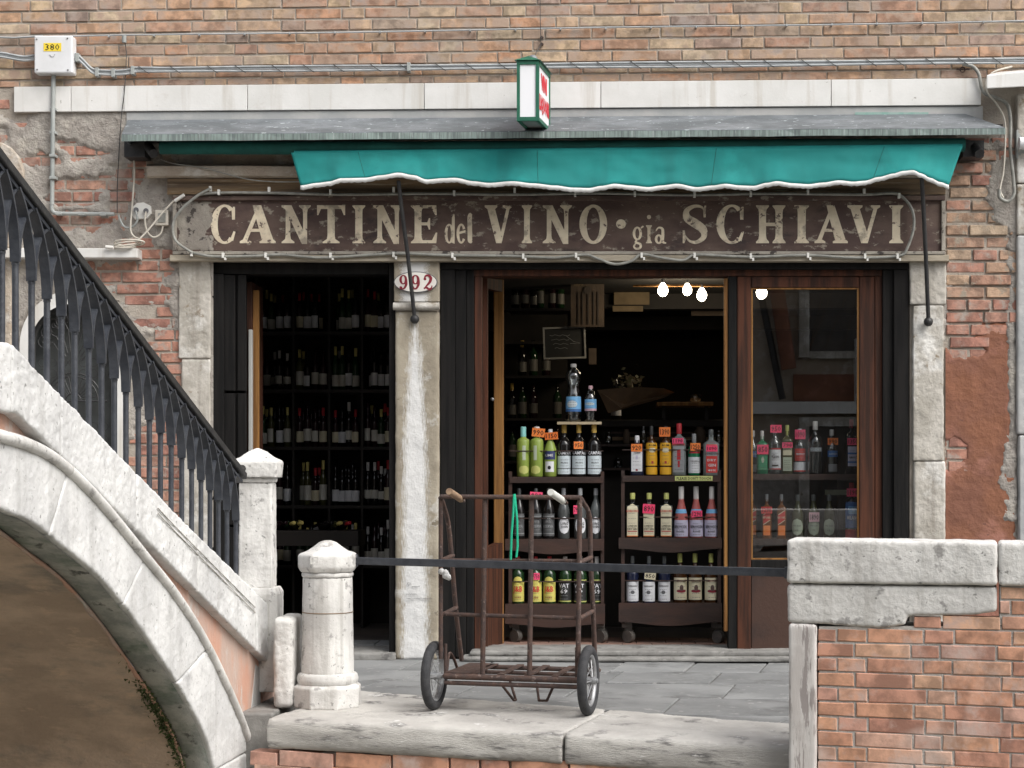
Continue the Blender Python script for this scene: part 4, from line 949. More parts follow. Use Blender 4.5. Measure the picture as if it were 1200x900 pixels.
MB().hexa([U(1156, 88, -.28), U(1215, 82, -.28), U(1215, 101, -.28), U(1156, 104, -.28)], [U(1170, 84, .01), U(1222, 80, .01), U(1222, 96, .01), U(1170, 99, .01)]).build('housing', 'marble', FL, bevel=.006)
KN_ = thing('pipe_stub', U(1198, 168, -.1), 'short white pipe stub sticking out at the right edge', 'pipe stub')
MB().tube([U(1194, 168, -.08), U(1225, 168, -.08)], .036, 14).build('pipe', 'white_plastic', KN_); MB().pb(FP, 1191, 152, 1240, 186, -.03, .01).build('plate', 'grey_pvc', KN_, bevel=.004)
for y0, y1, nm in ((110, 214, 'jamb_stone'), (216, 275, 'jamb_stone'), (275.6, 509, 'jamb_stone'), (509.8, 773, 'jamb_stone')):
    o = stone_block(nm, 1192+(2 if y0 > 300 else 0), y0, 1290, y1, -.03, .2, 'pilaster' if y0 < 275 else 'cement', st=.008)
# sill and beige arch stone at far left, arched window with scroll grille
SL = MB().pb(FP, -120, 290.8, 161, 302, -.10, .02).build('window_sill', 'marble', H, bevel=.005)
rough(MB().pp(FP, [(-60, 164), (0, 166), (12, 172), (22, 184), (28, 200), (27, 215), (18, 235), (14, 291), (-60, 291)], -.035, .02).build('arch_stone', 'render_warm', H), .01, .1, 3, .01)
rough(MB().pb(FP, -60, 303, 13, 560, -.03, .02).build('arch_stone', 'render_warm', H), .01, .1, 3, .01)
WN = part_empty('arched_window', 84, 560, 0)
def arch_pts(rx, ry, x0, cyy, bot):
    return [(x0-rx, bot)]+[(x0-rx*math.cos(t), cyy-ry*math.sin(t)) for t in [i*math.pi/22 for i in range(23)]]+[(x0+rx, bot)]
outer, inner = arch_pts(63, 64, 86, 404, 566), arch_pts(50, 48, 86, 404, 566)
b = MB(); k = len(outer); f = [U(x, y, -.035) for x, y in outer]; g = [U(x, y, -.035) for x, y in inner]; f2 = [U(x, y, .05) for x, y in outer]; g2 = [U(x, y, .12) for x, y in inner]
b.add(f+g+f2+g2, [(i, i+1, k+i+1, k+i) for i in range(k-1)]+[(k+i, k+i+1, 3*k+i+1, 3*k+i) for i in range(k-1)]+[(i, i+1, 2*k+i+1, 2*k+i) for i in range(k-1)], 0, False)
b.build('surround', 'marble', WN)
inn2 = arch_pts(44, 43, 86, 404, 566); b = MB(); g = [U(x, y, .02) for x, y in inner]; h_ = [U(x, y, .02) for x, y in inn2]; h2 = [U(x, y, .06) for x, y in inn2]
b.add(g+h_+h2, [(i, i+1, k+i+1, k+i) for i in range(k-1)]+[(k+i, k+i+1, 2*k+i+1, 2*k+i) for i in range(k-1)]); b.build('iron_frame', 'iron_black', WN)
b = MB(); b.add([U(x, y, .13) for x, y in inner], [tuple(range(k))]); b.build('pane', 'g_smoke', WN, fix=False)
b = MB(); gpnt = lambda x, y: U(x, y, .035)
for cyy in (470,):
    for i in range(17):
        t = math.pi*i/16; b.tube([gpnt(86-9*math.cos(t), cyy-9*math.sin(t)), gpnt(86-29*math.cos(t), cyy-29*math.sin(t))], .0035, 5)
    for rr in (9, 29, 33): b.tube([gpnt(86-rr*math.cos(math.pi*i/16), cyy-rr*math.sin(math.pi*i/16)) for i in range(17)], .0045, 5)
    b.tube([gpnt(46, cyy), gpnt(126, cyy)], .006, 5)
for i in range(9):   # scrolls round the upper arch
    t = math.pi*(i+.5)/9; cx_, cy_ = 86-35*math.cos(t), 405-32*math.sin(t)
    b.tube([gpnt(cx_+(9-s2*.45)*math.cos(s2*.55+t*2), cy_+(9-s2*.45)*math.sin(s2*.55+t*2)) for s2 in range(19)], .0035, 5)
    b.tube([gpnt(86-10*math.cos(t), 425-14*math.sin(t)), gpnt(86-24*math.cos(t+.1), 408-22*math.sin(t+.1)), gpnt(cx_, cy_)], .0035, 5)
for yy in (425, 438, 500, 515, 530, 545): 
    for xx in range(50, 126, 12): b.tube([gpnt(xx+5*math.cos(s2*.6), yy+5*math.sin(s2*.6)) for s2 in range(12)], .003, 4)
for xx in (52, 120): b.tube([gpnt(xx, 400), gpnt(xx, 560)], .005, 5)
b.tube([gpnt(86, 362), gpnt(86, 560)], .004, 5); b.build('scroll_grille', 'iron_black', WN)
# ================================================================== BRIDGE
BR = thing('stone_bridge', BP.p(150, 900, .5), 'white stone arched canal bridge with pink rendered spandrel and black iron railing', 'bridge')
B_ = BP.p
cop_top = [(-60, 394), (-20, 398), (14, 402), (205, 600), (324, 717)]
cop_bot = [(324, 786), (180, 641), (100, 561), (58, 521), (20, 484), (-60, 477)]
def lerpy(L_, x):
    for a, c in zip(L_, L_[1:]):
        lo, hi = (a, c) if a[0] < c[0] else (c, a)
        if lo[0] <= x <= hi[0]: return lo[1]+(hi[1]-lo[1])*(x-lo[0])/(hi[0]-lo[0])
    return L_[0][1] if x > L_[0][0] else L_[-1][1]
segs = [(-60, 14), (14.6, 72), (72.8, 160), (160.8, 232), (232.8, 300.6), (301.2, 324)]
def stone_strip(nm, x0, x1, ft, fb, o0, o1, mt, st=.010, steps=8, disp=(.10, 3), lab=None):
    pts = [(x0+(x1-x0)*i/steps, ft(x0+(x1-x0)*i/steps)) for i in range(steps+1)]+[(x1+(x0-x1)*i/steps, fb(x1+(x0-x1)*i/steps)) for i in range(steps+1)]
    b = MB(); f = [B_(x, y, o0) for x, y in pts]; d = BP.n*(o1-o0); k = len(pts); s_ = steps
    b.add(f+[q+d for q in f], [(i, i+1, 2*s_-i, 2*s_+1-i) for i in range(s_)]+[(k+i+1, k+i, k+2*s_+1-i, k+2*s_-i) for i in range(s_)]+[(i, (i+1) % k, k+(i+1) % k, k+i) for i in range(k)])
    return rough(b.build(nm, mt, BR, lab), st, disp[0], disp[1], .008)
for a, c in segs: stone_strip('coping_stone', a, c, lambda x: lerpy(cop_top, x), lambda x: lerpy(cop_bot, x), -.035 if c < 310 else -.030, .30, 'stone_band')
# long carved grooves along the coping face
for dy in (0, 6):
    MB().tube([B_(x, lerpy(cop_top, x)+16+dy+(x-180)*.03, -.040) for x in range(185, 300, 6)], .0025, 5).build('carved_line', 'istria_dirty', BR)
tor = [(-60, 498), (-20, 506), (0, 511), (30, 520), (60, 535), (90, 560), (120, 592), (145, 622), (170, 653), (200, 690), (225, 727), (245, 762), (262, 797), (278, 833), (291, 868), (300, 900), (306, 935), (311, 985), (314, 1060)]
ar = [(-60, 572), (-20, 583), (0, 596), (40, 613), (75, 641), (110, 669), (135, 696), (160, 728), (185, 765), (208, 800), (228, 835), (243, 867), (252, 900), (259, 940), (266, 990), (270, 1060)]
def resample(L_, n):
    P_ = smooth_path([(x, y, 0) for x, y in L_], 10); ds = [0]
    for a, c in zip(P_, P_[1:]): ds.append(ds[-1]+(c-a).length)
    out = []
    for i in range(n+1):
        t = ds[-1]*i/n; j = max(k for k in range(len(ds)) if ds[k] <= t+1e-6); j = min(j, len(P_)-2); u = (t-ds[j])/max(1e-9, ds[j+1]-ds[j]); q = P_[j].lerp(P_[j+1], min(1, u)); out.append((q.x, q.y))
    return out
N = 96; T_, A_ = resample(tor, N), resample(ar, N)
cuts = [0, 20, 38, 55, 72, 84, N]
for a, c in zip(cuts, cuts[1:]):
    # voussoir face between moulding and arris, with the stone's return into the soffit
    pts = [T_[i] for i in range(a, c+1)]+[A_[i] for i in range(c, a-1, -1)]; m_ = c-a; b = MB()
    f = [B_(x, y, -.018) for x, y in pts]; d = BP.n*.135; k = len(pts)
    b.add(f+[q+d for q in f], [(i, i+1, 2*m_-i, 2*m_+1-i) for i in range(m_)]+[(k+i+1, k+i, k+2*m_+1-i, k+2*m_-i) for i in range(m_)]+[(i, (i+1) % k, k+(i+1) % k, k+i) for i in range(k)])
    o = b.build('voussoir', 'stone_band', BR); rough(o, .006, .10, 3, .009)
    MB().tube([B_(*T_[i], -.020) for i in range(a, c+1)], .021, 10).build('roll_moulding', 'istria', BR)
# stained underside of the stone ring
b = MB(); vs = []
for i in range(N+1):
    for o_ in (.004, .06, .119): q = B_(*A_[i], -.018); q = q+BP.n*(o_+.018); q.z -= .003; vs.append(q)
b.add(vs, [(i*3+j, (i+1)*3+j, (i+1)*3+j+1, i*3+j+1) for i in range(N) for j in range(2)], 0, True); b.build('stained_soffit', 'soffit_stone', BR, fix=False).modifiers.new('thick', 'SOLIDIFY').thickness = .002
# rendered barrel vault behind, a ragged bare edge of mortar where it meets the stone
b = MB(); vs = []; cols = [.122+.03*j if j < 6 else .3+.30*(j-6) for j in range(30)]
for i in range(N+1):
    base = B_(*A_[i], -.018)
    for j, o_ in enumerate(cols):
        q = base+BP.n*(o_+.018+(.008*fbm(base.y, base.z, 6) if j == 0 else 0)); q.z += -.004+.007*fbm(q.x*2+q.y, q.z*2+q.y, 1.5); vs.append(q)
nc = len(cols); b.add(vs, [(i*nc+j, (i+1)*nc+j, (i+1)*nc+j+1, i*nc+j+1) for i in range(N) for j in range(nc-1)], 0, True); b.build('vault', 'vault', BR, fix=False)
b = MB(); vs = []
for i in range(N+1):
    for o_ in (.117, .132+.012*fbm(i*.13, 1, 3)): q = B_(*A_[i], -.018)+BP.n*(o_+.018); q.z -= .009; vs.append(q)
b.add(vs, [(i*2, (i+1)*2, (i+1)*2+1, i*2+1) for i in range(N)], 0, True); b.build('mortar_edge', 'pink_render', BR, fix=False).modifiers.new('thick', 'SOLIDIFY').thickness = .006
# moss clumps at the springing
b = MB(); r = random.Random(8)
for i in range(900):
    k_ = min(N, max(0, int(r.gauss(61, 4)))) if i < 650 else min(N, int(r.gauss(70, 4))); k_ = min(k_, N-1); q = B_(*A_[k_], -.018).lerp(B_(*A_[k_+1], -.018), r.random())+BP.n*(.018+.115+abs(r.gauss(0, .022))); q.z -= .012
    d = Vector((r.uniform(-1, 1), r.uniform(-1, 1), r.uniform(-1, .5))).normalized()*r.uniform(.008, .022); e = Vector((r.uniform(-1, 1), r.uniform(-1, 1), r.uniform(-1, 1))).normalized()*.008
    b.add([q-e, q+e, q+d], [(0, 1, 2)])
b.build('moss', 'moss', None, 'clump of green moss on the inner edge of the bridge arch', 'moss', kind='stuff', fix=False)
# spandrel in pink render between ring and coping
sp_ = [(x, lerpy(cop_bot, x)-8) for x in range(-60, 321, 20)]+[(323, 780), (323, 830), (322, 870), (324, 905), (330, 1060)]+[T_[i] for i in range(N, -1, -4)]
b = MB().pp(BP, sp_, .012, .25); b.build('spandrel', 'pink_render', BR)
MB().pp(BP, [(300, 779), (306, 784), (304, 880), (297, 878), (293, 850)], .008, .02).build('bare_patch', 'cement', BR)
# body and stepped deck behind the coping
def deck_z(t): return t
P0, P1 = B_(-60, 470, .28), B_(322, 760, .28)
b = MB(); ns = 9
for i in range(ns):
    t0, t1 = i/ns, (i+1)/ns; a, c = P1.lerp(P0, t0), P1.lerp(P0, t1); z = .12+(i+1)*.135
    b.hexa([(a.x, a.y, z-.14), (a.x, a.y, z), (c.x-.0, c.y, z), (c.x, c.y, z-.14)], [(a.x-2.2, a.y, z-.14), (a.x-2.2, a.y, z), (c.x-2.2, c.y, z), (c.x-2.2, c.y, z-.14)])
b.build('steps', 'istria_dirty', BR)
# railing
RA = bpy.data.objects.new('railing', None); COL.objects.link(RA); RA.parent = BR; q0 = B_(280, 672, .03); RA.location = q0-WL[BR.name]; WL[RA.name] = q0
bx = [-52, -34, -16, 2, 18, 37, 55, 72, 87.5, 104, 119, 134, 147.5, 162, 175, 188, 200.5, 213, 224.5, 235.5, 246, 256, 266, 276.5]
rail = lambda x: 190+ (x)*1.301
def rp(u, h, off=.03):
    i = max(0, min(len(bx)-2, int(math.floor(u)))); x = bx[i]+(bx[i+1]-bx[i])*(u-i)
    yb = lerpy(cop_top, x)+3; yt = rail(x)+6; return B_(x, yb+(yt-yb)*h, off)
def ribbon(b, pts, wd, th):
    k = len(pts); vs = []
    for i, q in enumerate(pts):
        t = (pts[min(i+1, k-1)]-pts[max(i-1, 0)]).normalized(); nn = BP.n; u = t.cross(nn).normalized()
        vs += [q+nn*wd/2+u*th/2, q-nn*wd/2+u*th/2, q-nn*wd/2-u*th/2, q+nn*wd/2-u*th/2]
    b.add(vs, [(i*4+j, i*4+(j+1) % 4, (i+1)*4+(j+1) % 4, (i+1)*4+j) for i in range(k-1) for j in range(4)]+[(0,1,2,3), tuple(range(4*k-1, 4*k-5, -1))])
for i in range(len(bx)):
    b = MB(); b.tube([rp(i, -.02), rp(i, .56)], .0108, 8); b.tube([rp(i, .52), rp(i, .545)], .0125, 8)
    for sgn in (-1, 1):
        pts = [rp(i+sgn*(1-math.cos(a))/(1-math.cos(1.15)), .54+.46*math.sin(a)/math.sin(1.15), .03+.004*sgn) for a in [k_*1.15/9 for k_ in range(10)]]
        if 0 <= i+sgn < len(bx): ribbon(b, pts, .034, .009)
    b.build('baluster', 'iron_blue', RA)
b = MB()
for x0, x1 in ((-60, 283),):
    q = [B_(x, rail(x), .03) for x in (x0, 60, 140, 210, x1)]; ribbon(b, q, .055, .030)
o = b.build('handrail', 'iron_black', RA, bevel=.004)
ribbon_b = MB(); ribbon(ribbon_b, [B_(x, rail(x)+9, .03) for x in (-60, 60, 140, 210, 281)], .03, .012); ribbon_b.build('lower_rail', 'iron_blue', RA)
MB().tube([B_(276, 552, .03), B_(284, 549, .03)], .018, 10).build('rail_socket', 'iron_black', RA)
# end post
pc = camp(302, 8.16); zz = lambda y, s=243.2: 1.09-(y-560)/s
PO = thing('end_post', (pc[0], pc[1], zz(790)), 'square white stone post with domed cap at the foot of the bridge railing', 'stone post')
s2 = math.sqrt(.5)*2/2*1.0
def sq(nm, prof, c, mt, par, seg=4, rot=math.pi/4+TH, st=.006, lev=3, bev=.006, sz=.1, f=1.414):
    b = MB().lathe([(h*f, z) for h, z in prof], (c[0], c[1], 0), seg, 0, 1, rot, smooth=False); return rough(b.build(nm, mt, par), st, sz, lev, bev)
sq('base', [(.112, zz(812)), (.112, zz(697)), (.100, zz(690))], pc, 'istria', PO)
sq('shaft', [(.083, zz(690.5)), (.080, zz(566))], pc, 'istria', PO)
sq('neck', [(.086, zz(565.5)), (.090, zz(560))], pc, 'istria', PO, bev=.002)
sq('cap', [(.106, zz(559.5)), (.111, zz(542)), (.106, zz(539.5)), (.076, zz(535.5)), (.044, zz(529)), (.004, zz(524.5))], pc, 'istria', PO)
# stub stone beside it
q = camp(337, 7.98)
b = MB().box(q[0]-.048, q[0]+.048, q[1]-.12, q[1]+.16, .0, zz(721)); rough(b.build('kerb_block', 'istria', None, 'small upright stone block between bridge end and bollard', 'stone block'), .012, .1, 4, .022)
# ================================================================== bollard and bar
bc = camp(384, 7.94); zb = lambda y: 1.09-(y-560)/245.6
BO = thing('bollard', (bc[0], bc[1], .002), 'stout white stone bollard with domed octagonal cap standing on the quay edge', 'bollard')
def rnd_(nm, prof, seg, rot=0, mt='istria', bev=.002, st=.003, sm=False):
    b = MB().lathe(prof, (bc[0], bc[1], 0), seg, 0, 1, rot, smooth=sm); o = b.build(nm, mt, BO)
    bv(o, bev); r_ = o.modifiers.new('even', 'REMESH'); r_.mode = 'VOXEL'; r_.voxel_size = .0065; r_.use_smooth_shade = True
    d = o.modifiers.new('wear', 'DISPLACE'); d.texture = TEX[.1]; d.strength = st; d.texture_coords = 'GLOBAL'
    return o
rnd_('base', [(.166, .002), (.168, .10), (.160, zb(802)), (.150, zb(800))], 8, math.pi/8+TH, st=.008)
rnd_('base_ring', [(.142, zb(800.5)), (.148, zb(795)), (.142, zb(789)), (.128, zb(787))], 32)
rnd_('shaft', [(.126, zb(788)), (.122, zb(745)), (.1195, zb(700)), (.118, zb(676))], 32, sm=True)
rnd_('collar', [(.123, zb(675.6)), (.125, zb(672)), (.120, zb(670))], 32)
rnd_('cap', [(.132, zb(669.6)), (.146, zb(664)), (.147, zb(650.5)), (.138, zb(648)), (.105, zb(645.5)), (.072, zb(640.5)), (.042, zb(635)), (.016, zb(633)), (.001, zb(632.8))], 8, math.pi/8+TH, st=.006)
BV = VP(camp(300, 7.805), camp(500, 7.805))
b = MB()
for a in ((363.5, 652.5, 372.5, 654), (363.5, 660, 372.5, 661.5), (363.5, 654, 365, 660), (371, 654, 372.5, 660)): b.pb(BV, *a, -.002, .02)
b.build('carved_square', 'istria', BO)
MB().lathe([(.1215, zb(717.4)), (.1225, zb(717)), (.1215, zb(716.4))], (bc[0], bc[1], 0), 32, smooth=False).build('rust_line', 'old_wood', BO)
s0, s1 = camp(412, 7.94), camp(924, 6.86); IB = thing('iron_bar', (s0[0], s0[1], .69), 'long flat dark iron bar running from the bollard to the parapet', 'railing bar')
a0, a1 = Vector((s0[0], s0[1], 1.09-97.0/245.6)), Vector((s1[0], s1[1], 1.09-111/284.2)); dd = (a1-a0).normalized(); uu = Vector((0, 0, 1)); nn = dd.cross(uu).normalized()
def barbox(p, q, wy, wz): return [p+nn*wy+uu*wz, p+nn*wy-uu*wz, p-nn*wy-uu*wz, p-nn*wy+uu*wz], [q+nn*wy+uu*wz, q+nn*wy-uu*wz, q-nn*wy-uu*wz, q-nn*wy+uu*wz]
MB().hexa(*barbox(a0, a1, .010, .0175)).build('bar', 'iron_blue', IB, bevel=.003)
MB().hexa(*barbox(a0-dd*.02, a0+dd*.02, .028, .030)).build('socket', 'iron_blue', IB, bevel=.004); MB().hexa(*barbox(a1-dd*.012, a1+dd*.01, .02, .024)).build('socket', 'iron_blue', IB, bevel=.003)
# ================================================================== parapet
PA = thing('parapet', PP.p(1060, 1000), 'low red brick parapet with chipped white stone coping and corner stone at the right', 'parapet')
PT = .24
def ps(nm, pts, o0, o1, mt, st=.010, lev=4, bev=.012): return rough(MB().pp(PP, pts, o0, o1).build(nm, mt, PA), st, .07, lev, bev)
MB().pb(PP, 960, 734, 1560, 1300, .0055, PT).build('core', 'mortar_grey', PA)
MB().pb(PP, 1171.5, 687, 1560, 733, .0055, PT).build('core', 'mortar_grey', PA)
ps('coping_stone', [(922, 632), (1169, 635.4), (1169, 686.6), (922, 683.4)], -.02, PT+.02, 'istria', .0055, 5)
ps('coping_stone', [(1170.2, 635.6), (1440, 639), (1440, 690), (1170.2, 686.8)], -.018, PT+.02, 'istria', .0055, 5)
ps('end_stone', [(922.5, 684.4), (1168.5, 687.6), (1168.5, 717), (1140, 721), (1064, 722), (1061, 733), (1030, 736.5), (960, 731.5), (922.5, 729.5)], -.006, PT+.004, 'istria', .0055, 5)
ps('corner_stone', [(924, 730.5), (957, 731.5), (957.5, 1200), (924, 1200)], -.010, PT, 'marble_veined' if 'marble_veined' in MATS else 'istria', .004, 5, .006)
r = random.Random(21)
pj = lambda i, x: (735+17.3*i)+((739.3+18.0*i)-(735+17.3*i))*(x-957)/243
for i in range(-3, 16):
    x = 958.5-(0 if i % 2 else 0)+.0; first = [24, 44][i % 2]; k = 0
    while x < 1330:
        wd = first if k == 0 else ([68, 34.5][(k+i) % 2])
        wd *= r.uniform(.97, 1.03); xm = x+wd/2; ya, yb = pj(i, xm)+2.0, pj(i+1, xm)-1.9; k += 1
        if i == -3: ya = max(ya, 689)
        ok_ = (i >= 0 and (xm > 1062 or i >= 1 or xm > 1300 or True)) or x > 1171
        if i == -1: ok_ = x > 1171 or (x > 1066 and x+wd < 1400); ya = max(ya, 723.5) if x < 1171 else ya
        if i == 0 and x < 1062: ya = max(ya, 738.2)
        if i < -1 and x < 1171 < x+wd: ok_ = True; wd0 = x+wd-1172; x0_ = 1172
        if ok_ and yb-ya > 4: 
            xa = max(x, 1172) if i < -1 else x
            if x+wd-2.8-xa > 5: brick_at(PP, xa, ya, x+wd-2.8, yb, r.uniform(-.001, .002), 'brick_new', PA, r, .05)
        x += wd
# ================================================================== CART
CV = VP(camp(509, 7.78), camp(689, 7.59)); C_ = CV.p
CT = thing('hand_cart', C_(600, 835, .2), 'rusty brown tubular hand cart with two black pneumatic wheels parked on the quay', 'hand cart')
def bar(nm, pts, r_=.0125, mt='rust', seg=8, sm=0): 
    P_ = [C_(*p) for p in pts]; P_ = smooth_path(P_, sm) if sm else P_
    return MB().tube(P_, r_, seg).build(nm, mt, CT)
bar('upright', [(516.5, 584, 0), (516.5, 772, 0)], .011); bar('upright', [(568.5, 582, 0), (565.5, 792, 0)]); bar('upright', [(623, 582, 0), (620.5, 795, 0)]); bar('upright', [(679.5, 583, 0), (677.5, 770, 0)])
bar('crossbar', [(516, 582, -.013), (680, 583, -.013)], .0115); bar('crossbar', [(517, 656.5, .013), (680, 657.5, .013)], .010); bar('crossbar', [(517, 719.5, .013), (679, 724.5, .013)], .010)
bar('side_frame', [(516, 583, 0), (519, 590, .03), (525, 612, .12), (529, 650, .16), (534, 712, .22), (541, 774, .30)], .0115, sm=4)
bar('side_frame', [(680, 583, 0), (684, 590, .03), (691, 606, .12), (692, 655, .16), (695, 714, .22), (697, 768, .30)], .0115, sm=4)
for a in (([(516.5, 657, 0), (531, 651, .16)]), ([(680, 659, 0), (693, 653, .16)]), ([(517, 721, 0), (535, 712, .22)]), ([(679, 725, 0), (695, 716, .22)])): bar('side_brace', a, .0105)
# platform: front, rear and side members with four slats
zp = .160
fL, fR = C_(521, 793, -.01), C_(679, 797, -.01); fL.z = fR.z = zp+.006
rL, rR = fL+CV.n*.42, fR+CV.n*.42
CB_ = lambda nm, p, q, r_=.011, mt='rust': MB().tube([p, q], r_, 8).build(nm, mt, CT)
CB_('platform_edge', fL, fR, .015); CB_('platform_edge', rL, rR, .012); CB_('platform_edge', fL, rL, .012); CB_('platform_edge', fR, rR, .012)
CB_('platform_edge', fL-Vector((0, 0, .03)), fR-Vector((0, 0, .03)), .011)
for t in (.22, .42, .62, .82):
    a, c = fL.lerp(fR, t), rL.lerp(rR, t-.02); uu_ = (fR-fL).normalized()*.016
    MB().hexa([a-uu_+Vector((0,0,.012)), a+uu_+Vector((0,0,.012)), a+uu_+Vector((0,0,.018)), a-uu_+Vector((0,0,.018))], [c-uu_+Vector((0,0,.012)), c+uu_+Vector((0,0,.012)), c+uu_+Vector((0,0,.018)), c-uu_+Vector((0,0,.018))]).build('slat', 'rust', CT)
a, c = fL.lerp(rL, .5), fR.lerp(rR, .5); CB_('platform_crossbar', a, c, .010)
b = MB().hexa([fL+Vector((0,0,.014)), fL.lerp(fR, .2)+Vector((0,0,.014)), fL.lerp(fR, .2)+Vector((0,0,.018)), fL+Vector((0,0,.018))], [rL+Vector((0,0,.014)), rL.lerp(rR, .2)+Vector((0,0,.014)), rL.lerp(rR, .2)+Vector((0,0,.018)), rL+Vector((0,0,.018))]); b.build('corner_plate', 'rust', CT)
for pts in ([(586, 800, .12), (602, 820.5, .16), (604.5, 820.5, .2), (598, 799, .3)], [(629, 801, .3), (631.5, 821, .2), (641, 821, .16), (649.5, 802, .12)]): bar('stand_leg', pts, .0065)
# grips
for p, q, mt, i in (((526.5, 576, -.16), (540, 585, 0), 'cork', 0), ((645.5, 577, -.16), (660, 587, 0), 'grip_white', 1)):
    g0, g1 = C_(*p), C_(*q); MB().tube([g0, g1], .0165, 12).build('grip', mt, CT); MB().tube([g1, g1+(g1-g0)*.25], .010, 8).build('handle_stub', 'rust', CT); MB().tube([g0-(g1-g0).normalized()*.004, g0], .0155, 12).build('grip_end', 'cork' if i == 0 else 'grip_white', CT)
ax_ = CV.d
def wheel(c):
    W = bpy.data.objects.new('wheel', None); COL.objects.link(W); W.parent = CT; W.location = c-WL[CT.name]; WL[W.name] = c
    up = Vector((0, 0, 1)); fw = CV.n
    def ringm(prof, seg=40, knob=0):   # prof: (radius, axial)
        b = MB(); k = len(prof); vs = []
        for i in range(seg):
            t = 2*math.pi*i/seg
            for j, (rr, ax2) in enumerate(prof):
                rr2 = rr + (knob if (i % 2 == 0 and 2 <= j <= k-3) else 0); vs.append(c+(up*math.cos(t)+fw*math.sin(t))*rr2+ax_*ax2)
        b.add(vs, [(i*k+j, i*k+(j+1) % k, ((i+1) % seg)*k+(j+1) % k, ((i+1) % seg)*k+j) for i in range(seg) for j in range(k)], 0, True); return b
    R_ = .1595; ty = [(R_-.046+.0235*(1+math.cos(a))-.001, .0225*math.sin(a)) for a in [-math.pi+2*math.pi*j/14 for j in range(14)]]
    o = ringm(ty, 72, .0022).build('tyre', 'tyre', W)
    ringm([(R_-.046, -.014), (R_-.040, -.014), (R_-.044, 0), (R_-.040, .014), (R_-.046, .014), (R_-.052, .006), (R_-.052, -.006)]).build('rim', 'rim', W)
    b = MB(); b.tube([c-ax_*.035, c+ax_*.035], .018, 14); b.tube([c+ax_*.035, c+ax_*.045], .010, 10); b.build('hub', 'rim', W)
    for i in range(12):
        t = math.pi*i/6; e = (up*math.cos(t)+fw*math.sin(t))*(R_-.048); b = MB(); b.tube([c+ax_*(.02 if i % 2 else -.02), c+e], .0028, 5); b.build('spoke', 'rim', W)
wl, wr = C_(509, 795, .02), C_(689.5, 801, .02); wl.z = wr.z = .1635
wheel(wl); wheel(wr)
CB_('axle', wl, wr, .009)
for w_, sg in ((wl, 1), (wr, -1)):
    e = w_+ax_*sg*.055
    MB().tube(smooth_path([e+Vector((0,0,.02))+CV.n*.02, e+Vector((0,0,.10))+CV.n*.06, e+Vector((0,0,.06))+CV.n*.14, e+CV.n*.2], 4), .007, 6).build('wheel_bracket', 'rust', CT)
    MB().tube([e+Vector((0,0,-.01)), e+Vector((0,0,.15))], .008, 6).build('wheel_strut', 'rust', CT)
GC = MB(); GC.tube([C_(602.5, 579, -.03), C_(601.5, 600, -.034), C_(599.5, 625, -.034), C_(598.5, 656, -.03)], .0055, 6); GC.tube([C_(603, 579, -.028), C_(606, 610, -.03), C_(606.5, 640, -.03), C_(605, 653, -.03)], .0055, 6)
GC.build('elastic_strap', 'green_cord', None, 'bright green elastic cord looped over the top bar of the hand cart', 'strap')
b = MB(); r = random.Random(2)
for i in range(5): b.sphere(C_(521+r.uniform(-4, 4), 673+r.uniform(-4, 4), -.02), .016, 7)
o = b.build('crumpled_bag', 'bag', None, 'crumpled translucent plastic bag tied to the left upright of the cart', 'plastic bag'); d = o.modifiers.new('crumple', 'DISPLACE'); t = bpy.data.textures.new('crumple', 'CLOUDS'); t.noise_scale = .02; d.texture = t; d.strength = .02
# ================================================================== BOTTLES
PRO = dict(
 spirit=[(.86, 0), (.98, .015), (1, .03), (1, .60), (.93, .655), (.62, .72), (.36, .765), (.31, .80), (.31, .88)],
 tall=[(.86, 0), (1, .02), (1, .52), (.95, .58), (.70, .68), (.42, .76), (.36, .80), (.33, .90)],
 square=[(.94, 0), (1, .012), (1, .66), (.93, .70), (.55, .745), (.33, .77), (.30, .80), (.30, .88)],
 limey=[(.9, 0), (1, .015), (1, .70), (.90, .74), (.5, .775), (.40, .80), (.40, .86)],
 champ=[(.85, 0), (1, .02), (1, .34), (.94, .42), (.72, .54), (.48, .66), (.38, .74), (.36, .80)],
 wine=[(.9, 0), (1, .01), (1, .58), (.92, .64), (.5, .72), (.38, .76), (.36, .88)],
 waterb=[(.7, 0), (.95, .02), (1, .05), (1, .30), (.96, .42), (.90, .50), (.68, .60), (.72, .66), (.98, .72), (1.02, .78), (.9, .85), (.45, .91), (.36, .93)],
 waters=[(.7, 0), (.95, .02), (1, .05), (1, .62), (.95, .70), (.70, .80), (.38, .88), (.34, .92)],
)
CACHE = {}; RJ = random.Random(44)
